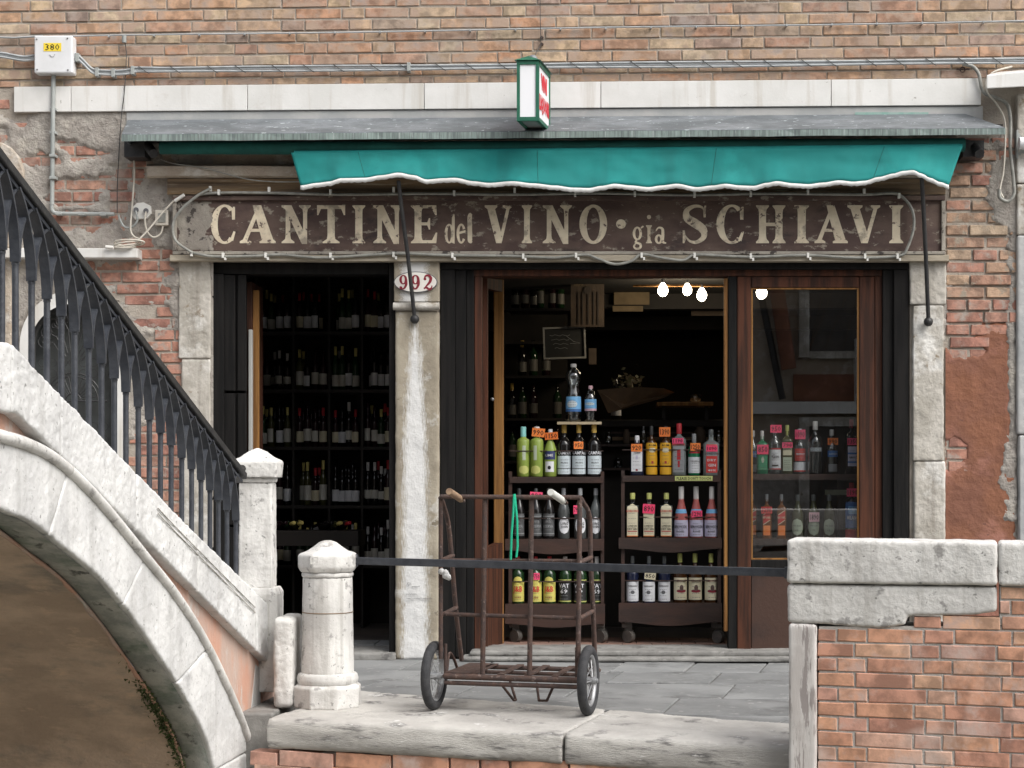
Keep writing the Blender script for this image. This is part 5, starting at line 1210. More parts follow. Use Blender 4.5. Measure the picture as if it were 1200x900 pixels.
def bottle_kit(key, h, d, s):
    """template thing: list of (part name, mesh) built round its own foot"""
    if key in CACHE: return CACHE[key]
    r = d/2; sqv = s.get('sq', 1.0); prof = [(a*r, z*h) for a, z in PRO[s['p']]]; seg = 20 if sqv == 1 else 32; parts = []
    b = MB().lathe(prof, (0,0,0), seg, 0, sqv); parts.append(('body', b.mesh('bottle_body', [s['g']])))
    if s.get('liquid'):
        lp = [(a*.93, z+.002) for a, z in prof if z < h*s['liquid'][1]]; lp.append((lp[-1][0], h*s['liquid'][1]))
        parts.append(('liquid', MB().lathe(lp, (0,0,0), seg, 0, sqv).mesh('liquid', [s['liquid'][0]])))
    nr = prof[-1][0]; ct = s.get('cap', ('c_foil', .86))
    cr = nr*ct[2] if len(ct) > 2 else nr*1.12
    z0 = ct[1]*h; parts.append(('cap', MB().lathe([(nr*1.03 if ct[1] < .8 and len(ct) < 3 else cr, z0), (cr, z0+.003), (cr, h-.004), (cr*.85, h)], (0,0,0), 14).mesh('cap', [ct[0]])))
    def rad(zf): 
        P_ = PRO[s['p']]
        for a, c in zip(P_, P_[1:]):
            if a[1] <= zf <= c[1]: return r*(a[0]+(c[0]-a[0])*(zf-a[1])/max(1e-6, c[1]-a[1]))
        return r
    for i, (mt, z0, z1, half, *rest) in enumerate(s.get('labels', ())):
        n = 10; hh = math.radians(half); e = .0006+.0004*i; oval = rest and rest[0] == 'oval'; b = MB(); vs = []; kz = 12 if oval else max(2, int((z1-z0)*20))
        for j in range(kz+1):
            zf = z0+(z1-z0)*j/kz; hw_ = hh*(math.sqrt(max(0, 1-(2*j/kz-1)**2)) if oval else 1)
            tilt = rest[0] if rest and not oval else 0
            for k in range(n+1):
                u = 2*k/n-1; a = -math.pi/2+hw_*u; zz_ = zf+tilt*u; q = 1.0
                if sqv > 1: q = 1/((abs(math.cos(a))**(2*sqv)+abs(math.sin(a))**(2*sqv))**(1/(2*sqv)))
                R_ = rad(zz_)*q+e; vs.append((R_*math.cos(a), R_*math.sin(a), zz_*h))
        b.add(vs, [(j*(n+1)+k, j*(n+1)+k+1, (j+1)*(n+1)+k+1, (j+1)*(n+1)+k) for j in range(kz) for k in range(n)], 0, True)
        parts.append(('label', b.mesh('bottle_label', [mt], fix=False)))
    for i, (mt, z0, z1, half, *rest) in enumerate(s.get('labels', ())):
        if z1-z0 > .22 and half > 30 and not rest:     # fine print: short broken lines across the label
            rr_ = random.Random(len(key)*7+i); b = MB()
            for q_ in range(5):
                zf = z0+(z1-z0)*(.10+.16*q_+.03*rr_.random()); x = -r*.55; R_ = rad(zf)+.0022
                while x < r*.5:
                    wd = r*rr_.uniform(.08, .3); x1_ = min(x+wd, r*.55)
                    def P3(xx, zz): return (xx, -R_, zz*h) if sqv > 1 else (R_*math.sin(xx/r), -R_*math.cos(xx/r), zz*h)
                    b.add([P3(x, zf), P3(x1_, zf), P3(x1_, zf+.007), P3(x, zf+.007)], [(0, 1, 2, 3)]); x = x1_+r*rr_.uniform(.05, .12)
            parts.append(('fine_print', b.mesh('fine_print', ['ink_grey' if mt not in ('l_black', 'l_darkgrey', 'l_red') else 'l_silver'], fix=False)))
    for txt, zc_, th, wf, mt in s.get('text', ()):
        vs, fs = text_faces(txt, .015); b = MB(); pts = []
        for v in vs:
            x = v.x*wf*d; a = x/r; zf = zc_+v.y*th; R_ = rad(zf)+.0030
            if sqv > 1: pts.append((x, -R_, zf*h))
            else: pts.append((R_*math.sin(a), -R_*math.cos(a), zf*h))
        b.add(pts, fs); parts.append(('lettering', b.mesh('lettering', [mt], fix=False)))
    CACHE[key] = parts; return parts
TAGM = {}
def tag_meshes(col, txt, w_, h_):
    k = (col, txt, round(w_, 3), round(h_, 3))
    if k not in TAGM:
        b = MB().box(-w_/2, w_/2, -.0005, .0005, -h_/2, h_/2); vs, fs = text_faces(txt, .01); c = MB(); c.add([(v.x*w_*.84, -.0012, v.y*h_*.62) for v in vs], fs)
        TAGM[k] = (b.mesh('price_tag', [col]), c.mesh('numerals', ['ink'], fix=False))
    return TAGM[k]
def put(name, key, s, px, base, top, wpx, off, label, group=None, tagd=None, zshelf=None, rz=0):
    sc = FPX/(10+off)
    foot = U(px, base, off)
    if zshelf is not None: foot.z = zshelf
    h, d = (base-top)/sc, wpx/sc
    foot.x += RJ.uniform(-.003, .003); foot.y += RJ.uniform(-.012, .012)
    t = thing(name, foot, label, 'bottle', group, rz+RJ.uniform(-.22, .22)*(1 if s.get('sq', 1) == 1 else .5))
    for nm, me in bottle_kit(key, h, d, s):
        o = bpy.data.objects.new(nm, me); COL.objects.link(o); o.parent = t
        if nm == 'fine_print': o['kind'] = 'stuff'
    if tagd:
        col, txt, ty, tw, th, dx, rot = tagd; a, c = tag_meshes(col, txt, tw/sc, th/sc)
        o = bpy.data.objects.new('price_tag', a); COL.objects.link(o); o.parent = t; zt = h-(ty-top)/sc
        o.location = (dx/sc, -(d/2 if (ty-top)/(base-top) > .28 else d*.22)-.006, zt); o.rotation_euler = (0, rot, random.uniform(-.2, .2))
        q = bpy.data.objects.new('numerals', c); COL.objects.link(q); q.parent = o
    return t
RO = .56       # rack bottles stand 0.56 m behind the wall face
rk = lambda y, off=RO: U(650, y, off).z
LIME = dict(p='limey', g='g_lime', cap=('c_teal', .80), labels=(('l_sage', .33, .62, 14), ('c_limey', .05, .22, 46, 'oval')))
LIMEO = dict(p='limey', g='g_lime', cap=('c_foil', .80), labels=(('l_sage', .33, .62, 14), ('c_limey', .05, .22, 46, 'oval')))
GRN2 = dict(p='tall', g='g_lime', cap=('l_white', .84), labels=(('l_navy', .36, .54, 60), ('l_white', .10, .32, 44), ('ink', .15, .23, 15, 'oval')), text=(('LIME', .45, .05, .6, 'l_white'),))
CAMP = dict(p='spirit', g='g_black', cap=('c_gold', .84), labels=(('l_pale', .05, .40, 68), ('ink_grey', .15, .165, 68)), text=(('CAMPARI', .455, .065, 1.0, 'l_white'), ('MILANO', .27, .025, .5, 'ink_grey')))
sy = rk(558.6)
G1 = 'liqueur bottles along the top shelf of the left rack'
put('green_bottle', 'lime', LIME, 613.3, 558.6, 500, 15.5, RO, 'lime green bottle with teal cap, leftmost on the top shelf of the left rack', None, None, sy)
put('green_bottle', 'limeo', LIMEO, 629.5, 558.6, 500, 15.5, RO, 'lime green bottle with orange tag at its neck, second on the left rack top shelf', None, ('tag_orange', '990', 507, 15, 10, 3, .1), sy)
put('green_bottle', 'grn2', GRN2, 645.5, 558.6, 503, 14.5, RO, 'rounder green bottle with navy and white labels beside the dark aperitif bottles', None, ('tag_orange', '1150', 511, 16, 8.5, 2, -.05), sy)
put('aperitif_bottle', 'camp', CAMP, 661, 558.6, 497.6, 16.8, RO, 'dark aperitif bottle with pale blue label directly right of the green bottles', None, None, sy)
put('aperitif_bottle', 'camp', CAMP, 678.5, 558.6, 497.6, 16.8, RO, 'dark aperitif bottle with orange tag, middle of three under the little board', None, ('tag_orange', '950', 522, 11, 8.5, -1, 0), sy)
put('aperitif_bottle', 'camp', CAMP, 696.5, 558.6, 497.6, 16.8, RO, 'dark aperitif bottle with pale blue label at the right end of the top shelf', None, None, sy)
BDm = MB().pb(FP, 653, 494.2, 705, 497.2, .50, .62).build('small_board', 'wood_pale', None, 'thin pale board lying across three bottle caps holding the water bottles', 'board')
WB = dict(p='waterb', g='clear_glass', cap=('c_foil', .94), liquid=('clear_dark', .12), labels=(('l_sky', .17, .43, 88), ('l_blue', .17, .215, 88), ('l_pale', .24, .36, 40, 'oval')))
WS = dict(p='waters', g='clear_glass', cap=('l_pink', .91), liquid=('clear_dark', .5), labels=(('l_sky', .30, .62, 88), ('l_pink', .30, .36, 88), ('l_pale', .45, .53, 50, 'oval')))
zbd = U(680, 494.2, .56).z
put('water_bottle', 'waterb', WB, 672, 494.2, 426.5, 18, .56, 'large clear pinch-waisted water bottle with blue label on the little board', None, None, zbd)
put('water_bottle', 'waters', WS, 692.5, 494.2, 452, 14, .56, 'small clear water bottle with pink cap beside the larger one', None, None, zbd)
GIN = dict(p='tall', g='g_black', cap=('g_smoke', .86), labels=(('l_darkgrey', .06, .50, 72), ('l_silver', .10, .115, 72), ('l_silver', .44, .455, 72)), text=(('RISERVA', .25, .06, .85, 'l_silver'), ('OLD', .35, .04, .4, 'l_silver')))
LJ = dict(p='tall', g='g_smoke', cap=('l_silver', .86), liquid=('g_brown', .55), labels=(('l_white', .10, .44, 52, 'oval'),), text=(('LONG', .305, .06, .55, 'ink'), ('JOHN', .235, .06, .55, 'ink')))
sy2 = rk(631.5)
for k_, (x, dsc, tg) in enumerate(((608, 'behind the green cord', None), (628, 'behind the second cart upright', ('tag_pink', '890', 580, 15, 7, 0, .05)), (643.5, 'just left of the white grip', None))):
    put('dark_bottle', 'gin', GIN, x, 631.5, 572, 14, RO, 'black grey-labelled bottle on the left rack middle shelf, '+dsc, None, tg, sy2)
for k_, (x, dsc, tg) in enumerate(((661, 'first of three', None), (680, 'with a pink tag', ('tag_pink', '790', 597, 7, 10, -5, 0)), (698, 'at the right end', None))):
    put('oval_label_bottle', 'lj', LJ, x, 631.5, 572, 14.5, RO, 'bottle with round white label on the left rack middle shelf, '+dsc, None, tg, sy2)
JB_ = dict(p='spirit', g='g_green', cap=('c_red', .84), labels=(('l_yellow', .05, .46, 74), ('l_yellow', .40, .58, 40, 'oval')), text=(('J&B', .30, .16, .72, 'l_red'), ('RARE', .14, .03, .5, 'oxblood')))
V69 = dict(p='spirit', g='g_green', cap=('c_foil', .84), labels=(('l_black', .06, .50, 76), ('c_limey', .05, .075, 76), ('c_limey', .50, .52, 76)), text=(('VAT', .39, .085, .8, 'l_white'), ('69', .27, .09, .55, 'l_white')))
sy3 = rk(707.6)
for x, dsc in ((606.5, 'leftmost on the bottom shelf'), (627.5, 'partly behind a cart upright'), (643.5, 'third from the left')):
    put('whisky_bottle', 'jb', JB_, x, 707.6, 652, 15, RO, 'green whisky bottle with yellow label and red letters, '+dsc, None, ('tag_pink', '750', 675, 7, 8, 2, 0) if x == 627.5 else None, sy3)
for x, dsc in ((662, 'beside the yellow labels'), (680.5, 'behind the right cart upright'), (699, 'at the right end of the bottom shelf')):
    put('whisky_bottle', 'v69', V69, x, 707.6, 652, 15.5, RO, 'dark green bottle with black label, '+dsc, None, None, sy3)
# right rack
S = lambda **k: k
W1 = S(p='square', sq=2.5, g='g_dark_blue', cap=('l_white', .82), labels=(('l_white', .10, .66, 40), ('l_lilac', .40, .50, 8), ('oxblood', .11, .16, 10, 'oval')), text=(('GIN', .56, .03, .4, 'ink_grey'),))
Y1 = S(p='spirit', g='g_brown', cap=('l_black', .82), labels=(('l_amber', .20, .66, 78), ('l_amber', .02, .17, 78), ('l_cream', .46, .56, 36, 'oval'), ('c_red', .24, .29, 10)), text=(('RUM', .61, .035, .6, 'ink'),))
B1 = S(p='square', sq=2.2, g='g_grey', cap=('c_red', .80, 1.3), labels=(('l_silver', .06, .56, 40), ('c_red', .30, .50, 14), ('c_red', .16, .28, 8)), text=(('BEEFEATER', .60, .045, .9, 'l_red'),))
T1 = S(p='spirit', g='g_emerald', cap=('l_silver', .78), labels=(('l_white', .06, .44, 76), ('c_red', .53, .57, 60)), text=(('Tanqueray', .33, .05, .8, 'ink_grey'),))
G2 = S(p='square', sq=2.2, g='g_grey', cap=('g_smoke', .84), labels=(('l_red', .06, .72, 36), ('l_silver', .42, .52, 34)), text=(('LONDON', .47, .045, .85, 'ink'), ('DRY', .33, .05, .55, 'l_white'), ('GIN', .22, .06, .5, 'l_white'), ('40%', .11, .04, .5, 'l_white')))
ry = rk(557.2)
put('gin_bottle', 'w1', W1, 746, 557.2, 510.5, 16, RO, 'blue-black bottle with broad white label and orange 920 tag at the rack end', None, ('tag_orange', '920', 525, 13, 9, 0, 0), ry)
put('rum_bottle', 'y1', Y1, 763.8, 557.2, 499.5, 13.4, RO, 'brown bottle with golden yellow label and silver seal, left of the pair', None, None, ry)
put('rum_bottle', 'y1', Y1, 779.8, 557.2, 499.5, 13.4, RO, 'brown bottle with golden yellow label wearing an orange tag', None, ('tag_orange', '1390', 506.5, 13, 11, -1, 0), ry)
put('gin_bottle', 'b1', B1, 796.3, 557.2, 496.5, 16.5, RO, 'tall clear square gin bottle with red cap and pink tag', None, ('tag_pink', '1190', 517, 13, 6.5, -1, 0), ry)
put('gin_bottle', 't1', T1, 813.7, 557.2, 508.5, 14.5, RO, 'emerald green gin bottle with white label and orange tag', None, ('tag_orange', '1250', 524, 12, 9, 0, 0), ry)
put('gin_bottle', 'g2', G2, 833, 557.2, 503.5, 18.5, RO, 'clear square bottle with large red label at the right end of the top shelf', None, ('tag_pink', '1090', 526, 13, 7, 0, 0), ry)
GO = S(p='square', sq=2.0, g='clear_dark', liquid=('g_grey', .72), cap=('c_limey', .86, 1.2), labels=(('l_cream', .04, .70, 38), ('tag_orange', .04, .055, 38), ('c_red', .14, .16, 34), ('l_cream', .60, .76, 36, 'oval')), text=(("GORDON'S", .60, .05, .84, 'l_red'), ('LONDON', .27, .045, .6, 'ink'), ('DRY GIN', .20, .045, .66, 'ink')))
RS = S(p='champ', g='g_rose', cap=('c_foil', .68, 1.05), labels=(('l_lilac', .03, .35, 78), ('l_sky', .48, .56, 76)), text=(('BERLUCCHI', .22, .06, .9, 'ink'), ('ROSE', .13, .04, .5, 'ink_grey')))
ry2 = rk(630)
for x, dsc, tg in ((741.5, 'at the left end', None), (760.5, 'with a big pink tag', ('tag_pink', '890', 596, 14, 11, 0, .05)), (780.5, 'beside the pink sparkling wine', None)):
    put('gin_bottle', 'go', GO, x, 630, 577.5, 17, RO, 'clear gin bottle, cream and red label, right rack middle shelf, '+dsc, None, tg, ry2)
for x, dsc, tg in ((797.8, 'first of three', None), (815.8, 'with pink neck tag', ('tag_pink', '1290', 602, 12.5, 8, 0, 0)), (834, 'at the right end', None)):
    put('sparkling_wine_bottle', 'rs', RS, x, 630, 570, 16.5, RO, 'pink sparkling wine bottle with foil neck and lilac label, '+dsc, None, tg, ry2)
WH = S(p='spirit', g='g_dark_blue', cap=('g_smoke', .84), labels=(('l_white', .05, .46, 74), ('ink_grey', .20, .28, 18, 'oval')), text=(('WHITE HORSE', .37, .035, .8, 'ink'),))
FG = S(p='spirit', g='g_brown', cap=('c_limey', .82), labels=(('l_cream', .08, .52, 74), ('oxblood', .22, .29, 42, 'oval'), ('l_brownbird', .26, .38, 16, 'oval')), text=(('GROUSE', .46, .04, .75, 'oxblood'),))
mat('l_brownbird', (.10, .06, .05))
ry3 = rk(706.5)
for x, dsc, tg in ((741.3, 'leftmost below the iron bar', None), (760, 'with a cream handwritten tag', ('l_cream', '850', 674, 13, 8, 2, .1)), (778, 'third from the left', None)):
    put('whisky_bottle', 'wh', WH, x, 706.5, 651, 14.5, RO, 'dark white-labelled bottle on the right rack bottom shelf, '+dsc, None, tg, ry3)
for x, dsc in ((797, 'left'), (815, 'middle'), (833.5, 'right')):
    put('whisky_bottle', 'fg', FG, x, 706.5, 648, 16, RO, 'whisky bottle with cream label showing a small red-brown bird, '+dsc+' of the three', None, None, ry3)
# window shelves behind the glazed door
WO = .36; wy = U(940, 555.3, WO).z
GP_ = S(p='square', sq=2, g='g_emerald', cap=('c_foil', .80), labels=(('l_green', .10, .55, 38), ('l_sage', .25, .40, 14, 'oval')))
GT = S(p='spirit', g='clear_glass', liquid=('g_grey', .6), cap=('l_white', .84), labels=(('l_white', .10, .52, 70), ('c_red', .09, .115, 70), ('c_red', .50, .53, 70), ('ink', .16, .19, 30)), text=(('Gin', .36, .08, .6, 'ink_grey'),))
GL = S(p='square', sq=2, g='g_olive', cap=('c_limey', .78), labels=(('l_cream', .38, .58, 38), ('l_sage', .06, .34, 38)), text=(('GRAPPA', .50, .03, .7, 'ink'),))
GR = S(p='spirit', g='clear_glass', liquid=('g_grey', .6), cap=('l_white', .86), labels=(('l_white', .08, .26, 72), ('l_red', .29, .56, 56), ('l_red', .05, .08, 72)), text=(('SMIRNOFF', .44, .04, .7, 'l_white'),))
GC_ = S(p='spirit', g='clear_glass', liquid=('g_smoke', .5), cap=('c_foil', .84), labels=(('l_silver', .42, .50, 50),), text=(('VODKA', .46, .05, .8, 'l_pale'),))
GB = S(p='tall', g='clear_glass', liquid=('g_smoke', .5), cap=('c_foil', .86), labels=(('l_blue', .38, .52, 60), ('l_silver', .05, .22, 50)), text=(('LISCIA', .45, .04, .7, 'l_pale'),))
GD = S(p='square', sq=2, g='g_black', cap=('oxblood', .84), labels=(('l_lilac', .14, .50, 40), ('l_blue', .36, .39, 40), ('l_blue', .20, .23, 40)), text=(('AMARO', .30, .05, .7, 'ink_grey'),))
P7 = ('tag_pink',)
put('spirit_bottle', 'gp', GP_, 893.5, 555.3, 505, 13, WO, 'green square bottle with pink tag at the left of the window shelf', None, ('tag_pink', '850', 527, 13, 11, 0, 0), wy)
put('spirit_bottle', 'gt', GT, 908.5, 555.3, 499, 14, WO, 'clear bottle with white and red label and pink tag above its cap', None, ('tag_pink', '950', 503, 13, 9, 1, 0), wy)
put('spirit_bottle', 'gl', GL, 923, 555.3, 498.5, 13.5, WO, 'olive tinted bottle with green cap and cream label in the window', None, ('tag_pink', '790', 522, 12, 6.5, 0, 0), wy)
put('spirit_bottle', 'gr', GR, 937.5, 555.3, 503, 14.5, WO, 'clear vodka bottle with red shield label behind the glass', None, ('tag_pink', '1090', 509.5, 12, 11, 0, 0), wy)
put('spirit_bottle', 'gc', GC_, 955.5, 557, 496, 17, WO-.04, 'plain tall clear bottle in the middle of the window shelf', None, None, wy)
put('spirit_bottle', 'gb', GB, 974, 556, 504.5, 13.5, WO, 'slim clear bottle with blue print and orange tag', None, ('tag_orange', '990', 518.5, 12.5, 8, 0, 0), wy)
put('spirit_bottle', 'gd', GD, 997.5, 555.3, 492, 14.5, WO, 'black bottle with lilac label and pink tag by the right door stile', None, ('tag_pink', '1350', 518, 13, 8, 0, 0), wy)
put('spirit_bottle', 'gb', GB, 882.5, 555.3, 498, 12, WO+.16, 'half hidden clear bottle at the extreme left edge of the window', None, None, wy)
RL_ = S(p='square', sq=2.3, g='g_amber', cap=('l_silver', .84), labels=(('tag_orange', .08, .30, 36), ('l_cream', .36, .60, 36, .05), ('l_red', .38, .58, 36, .05)), text=(('RED LABEL', .48, .045, .8, 'l_cream'),))
GV = S(p='tall', g='g_olive', cap=('g_smoke', .86), labels=(('l_sage', .08, .46, 60, 'oval'),), text=(('THE GLEN', .30, .028, .62, 'ink_grey'), ('12', .20, .04, .2, 'ink_grey')))
SA = S(p='spirit', g='g_black', cap=('c_red', .80, 1.3), labels=(('l_blue', .20, .66, 78), ('l_red', .02, .17, 78), ('l_sky', .45, .58, 40)), text=(('MILANO', .38, .07, .9, 'l_white'),))
wy2 = U(940, 631.5, WO).z
put('whisky_bottle', 'rl', RL_, 881.5, 631.5, 580, 11, WO+.1, 'square amber whisky bottle cut off by the left door stile', None, None, wy2)
put('whisky_bottle', 'rl', RL_, 898.5, 631.5, 579, 12.5, WO, 'square amber whisky bottle with slanting red label and orange tag', None, ('l_red', '1290', 598, 12.5, 8, 0, 0), wy2)
put('whisky_bottle', 'rl', RL_, 916, 631.5, 581, 12, WO, 'square amber whisky bottle with slanting red label and no tag', None, None, wy2)
put('whisky_bottle', 'gv', GV, 935, 631.5, 580, 14, WO, 'olive bottle with oval pale label, left of three behind the glass', None, None, wy2)
put('whisky_bottle', 'gv', GV, 953.5, 631.5, 580, 14, WO, 'olive bottle with oval pale label and a red and white tag', None, ('l_pink', '1890', 606, 12, 11, 0, 0), wy2)
put('whisky_bottle', 'gv', GV, 971.5, 631.5, 580, 14, WO, 'olive bottle with oval pale label, right of three behind the glass', None, None, wy2)
put('liqueur_bottle', 'sa', SA, 997.5, 631.5, 566, 15, WO, 'blue and red labelled bottle with pink tag by the right door stile', None, ('tag_pink', '1190', 577.5, 13, 9.5, 0, 0), wy2)
# ---- racks
def apron(b, x0, x1, yt, yb, off, thick=.02, wave=4.5):
    n = 24; top = [(x0+(x1-x0)*i/n, yt) for i in range(n+1)]; bot = [(x1+(x0-x1)*i/n, yb - wave*math.cos(2*math.pi*i/n)*.5 + (wave*.5)) for i in range(n+1)]
    # concave scallops either side of a shallow drop
    P_ = top+[(x, y-(wave if i in (0, n) else 0)*0) for i, (x, y) in enumerate(bot)]
    a = [U(x, y, off) for x, y in P_]; d = FP.n*thick; k = len(a); b.add(a+[q+d for q in a], [(i, i+1, 2*n-i, 2*n+1-i) for i in range(n)]+[(k+i+1, k+i, k+2*n+1-i, k+2*n-i) for i in range(n)]+[(i, (i+1) % k, k+(i+1) % k, k+i) for i in range(k)])
def rack(nm, loc, lab, x0, x1, ys, aps, cast, wheels=True):
    R_ = thing(nm, loc, lab, 'bottle rack'); o0 = .50
    for (y, th) in ys: MB().hexa([U(x0, y+.25, o0), U(x1, y+.25, o0), U(x1, y+th, o0), U(x0, y+th, o0)], [q+FP.n*.27 for q in (U(x0, y+.25, o0), U(x1, y+.25, o0), U(x1, y+th, o0), U(x0, y+th, o0))]).build('shelf', 'rack_wood', R_, bevel=.002)
    for a, c, yt, yb in aps: b = MB(); apron(b, a, c, yt, yb, o0-.022, .020); b.build('apron', 'rack_wood', R_)
    yb_ = cast[0]
    for xx in (x0-1, x1-3):
        MB().pb(FP, xx, ys[0][0]-6, xx+4, yb_-2, o0+.01, o0+.04).build('side_post', 'rack_wood', R_); MB().pb(FP, xx, ys[0][0]-6, xx+4, yb_-2, o0+.24, o0+.27).build('side_post', 'rack_wood', R_)
    for y in (ys[0][0]-30, ys[1][0]-24, ys[2][0]-26): MB().tube([U(x0, y, o0+.02), U(x1, y, o0+.02)], .004, 6).build('guard_wire', 'rack_wood', R_)
    for xx in (x0+6, x1-4):
        for oo in (0, .2):
            c = part_empty('caster', xx, cast[1], o0+.04+oo, R_); zf_ = zf-.001
            hx = U(xx, 740, o0+.04+oo); MB().box(hx.x-.035, hx.x+.03, hx.y-.02, hx.y+.025, zf_+.095, zf_+.155).build('block', 'caster', c, bevel=.004)
            b = MB(); cc = Vector((hx.x+.01, hx.y-.012, zf_+.040)); b.tube([cc-Vector((.012, .014, 0)), cc+Vector((.012, .014, 0))], .039, 18); b.build('wheel', 'caster', c, bevel=.003)
            MB().box(hx.x-.015, hx.x+.03, hx.y-.002, hx.y+.010, zf_+.055, zf_+.096).build('fork', 'caster', c)
    return R_
LR = rack('bottle_rack', U(651, 745, .6), 'left brown wooden bottle rack on casters with three crowded shelves behind the hand cart', 597, 707, [(558.6, 7.5), (631.5, 3.5), (707.6, 3.5)], [(592, 708, 631.7, 645), (592, 709, 707.8, 731)], (735, 745))
RR = rack('bottle_rack', U(787, 745, .6), 'right brown wooden bottle rack on casters with a yellow DON\'T TOUCH strip', 729, 844, [(557.2, 7.5), (630, 3.5), (706.5, 3.5)], [(725, 846, 630.2, 643), (725, 846, 706.7, 729)], (733, 745))
tp = MB().pb(FP, 791, 557.8, 835, 563.4, .4955, .4995).build('notice_strip', 'tape', RR)
print_on(MB(), FP, "PLEASE DON'T TOUCH", 793, 558.8, 833, 562.5, .4945, 0, .02).build('lettering', 'ink', tp, fix=False)
WSH = thing('window_shelves', U(945, 650, .4), 'brown display shelves of bottles behind the closed glazed door', 'shelf')
for y, th in ((555.6, 7), (631.8, 7)):
    MB().hexa([U(868, y, .26), U(1030, y, .26), U(1030, y+th, .26), U(868, y+th, .26)], [q+FP.n*.3 for q in (U(868, y, .26), U(1030, y, .26), U(1030, y+th, .26), U(868, y+th, .26))]).build('shelf', 'rack_wood', WSH, bevel=.002)
MB().pb(FP, 868, 700, 1030, 708, .26, .56).build('shelf', 'rack_wood', WSH)
for xx in (866, 982, 1028): MB().pb(FP, xx, 562 if xx == 982 else 490, xx+3, 758, .54, .57).build('post', 'shelf_dark', WSH)
MB().pb(FP, 967, 574, 1000, 580, .50, .51).build('price_strip', 'l_sage', WSH)
# ================================================================== wine racks inside the left doorway
OW = 1.6; KW = thing('wine_racks', U(380, 650, OW), 'tall dark wine racks lining the back of the room through the left doorway', 'wine rack')
rowsy = [388, 456, 523, 592, 662]
colsx = [(303, 342), (346, 384), (388, 422), (426, 460)]
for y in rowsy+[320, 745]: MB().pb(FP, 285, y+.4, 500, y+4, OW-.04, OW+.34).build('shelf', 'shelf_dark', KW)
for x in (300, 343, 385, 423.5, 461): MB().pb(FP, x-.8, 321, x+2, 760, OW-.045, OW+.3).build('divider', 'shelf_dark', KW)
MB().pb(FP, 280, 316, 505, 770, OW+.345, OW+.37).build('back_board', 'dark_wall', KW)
def wine_mesh(body, lab, caps, lz):
    h, r_ = .30, .037; b = MB(); b.lathe([(a*r_, z*h) for a, z in PRO['wine']]+[(.36*r_, h)], (0,0,0), 12, 0)
    b.lathe([(r_+.0008, lz[0]*h), (r_+.0008, lz[1]*h)], (0,0,0), 10, 1, arc=(-math.pi, 0), cap=False); b.lathe([(.40*r_, .80*h), (.42*r_, h*1.0), (.01, h*1.003)], (0,0,0), 10, 2)
    return b.mesh('wine_bottle', [body, lab, caps])
r = random.Random(33)
dims = [wine_mesh('g_wine', 'l_shade', 'g_wine', (.14, .42)), wine_mesh('g_black', 'l_shade', 'c_gold', (.10, .38)), wine_mesh('g_green', 'l_shade', 'g_black', (.12, .46))]  # same bottles with darker labels, the back room's gloom put into the colour
kinds = [wine_mesh('g_wine', 'l_dim', 'g_wine', (.14, .42)), wine_mesh('g_black', 'l_white', 'g_black', (.10, .38)), wine_mesh('g_olive', 'l_dim', 'l_dimyellow', (.12, .46)), wine_mesh('g_black', 'l_dim', 'c_foil', (.16, .36)), wine_mesh('g_wine', 'l_cream', 'c_red', (.12, .40)), wine_mesh('g_green', 'l_dim', 'l_dimyellow', (.08, .34))]
rn = ['top', 'second', 'third', 'fourth', 'lowest']; cn = ['left', 'inner left', 'inner right', 'right']
for j, y in enumerate(rowsy):
    for i, (xa, xb) in enumerate(colsx):
        pick = [r.choice(kinds) for _ in range(3)]; z = U(380, y+.4, OW-.04).z+.0005
        for dp in (0, 1):
            n_ = 4; 
            for k_ in range(n_):
                if r.random() < (.10 if dp == 0 else .2): continue
                x = xa+5.2+(xb-xa-10.4)*k_/(n_-1)+(4.4 if dp else 0)
                if x > xb-5.0: continue
                o = bpy.data.objects.new('wine_bottle', r.choice(pick)); COL.objects.link(o); p = U(x, y, OW+.05+.11*dp+r.uniform(-.01, .01)); p.z = z
                o.location = p; o.rotation_euler = (0, 0, r.uniform(-.9, .9)); o.scale = (.74, .74, r.uniform(.86, 1.06))
                tag(o, 'wine bottle %s, %s row, %s shelf, %s bay of the racks' % (['first from left', 'second from left', 'third from left', 'fourth from left'][k_], ['front', 'back'][dp], rn[j], cn[i]), 'wine bottle', 'wine bottles on the racks through the left doorway')
CR = thing('bottle_crate', U(370, 640, 1.25), 'low dark crate of lying bottles in front of the wine racks', 'crate')
MB().pb(FP, 312, 622, 420, 640, 1.12, 1.45).build('box', 'shelf_dark', CR, bevel=.004)
for i, (x, ps_) in enumerate(((325, 'leftmost'), (334, 'second'), (343, 'third'), (378, 'fourth'), (388, 'fifth'), (398, 'rightmost'))):
    o = bpy.data.objects.new('wine_bottle', kinds[(0, 5, 2, 1, 2, 4)[i]]); COL.objects.link(o); o.location = U(x-8, 619.5, 1.38); o.rotation_euler = (math.radians(80), 0, math.radians(35)); o.scale = (.85, .85, .9)
    tag(o, 'wine bottle lying on the low crate inside the left doorway, '+ps_, 'wine bottle')
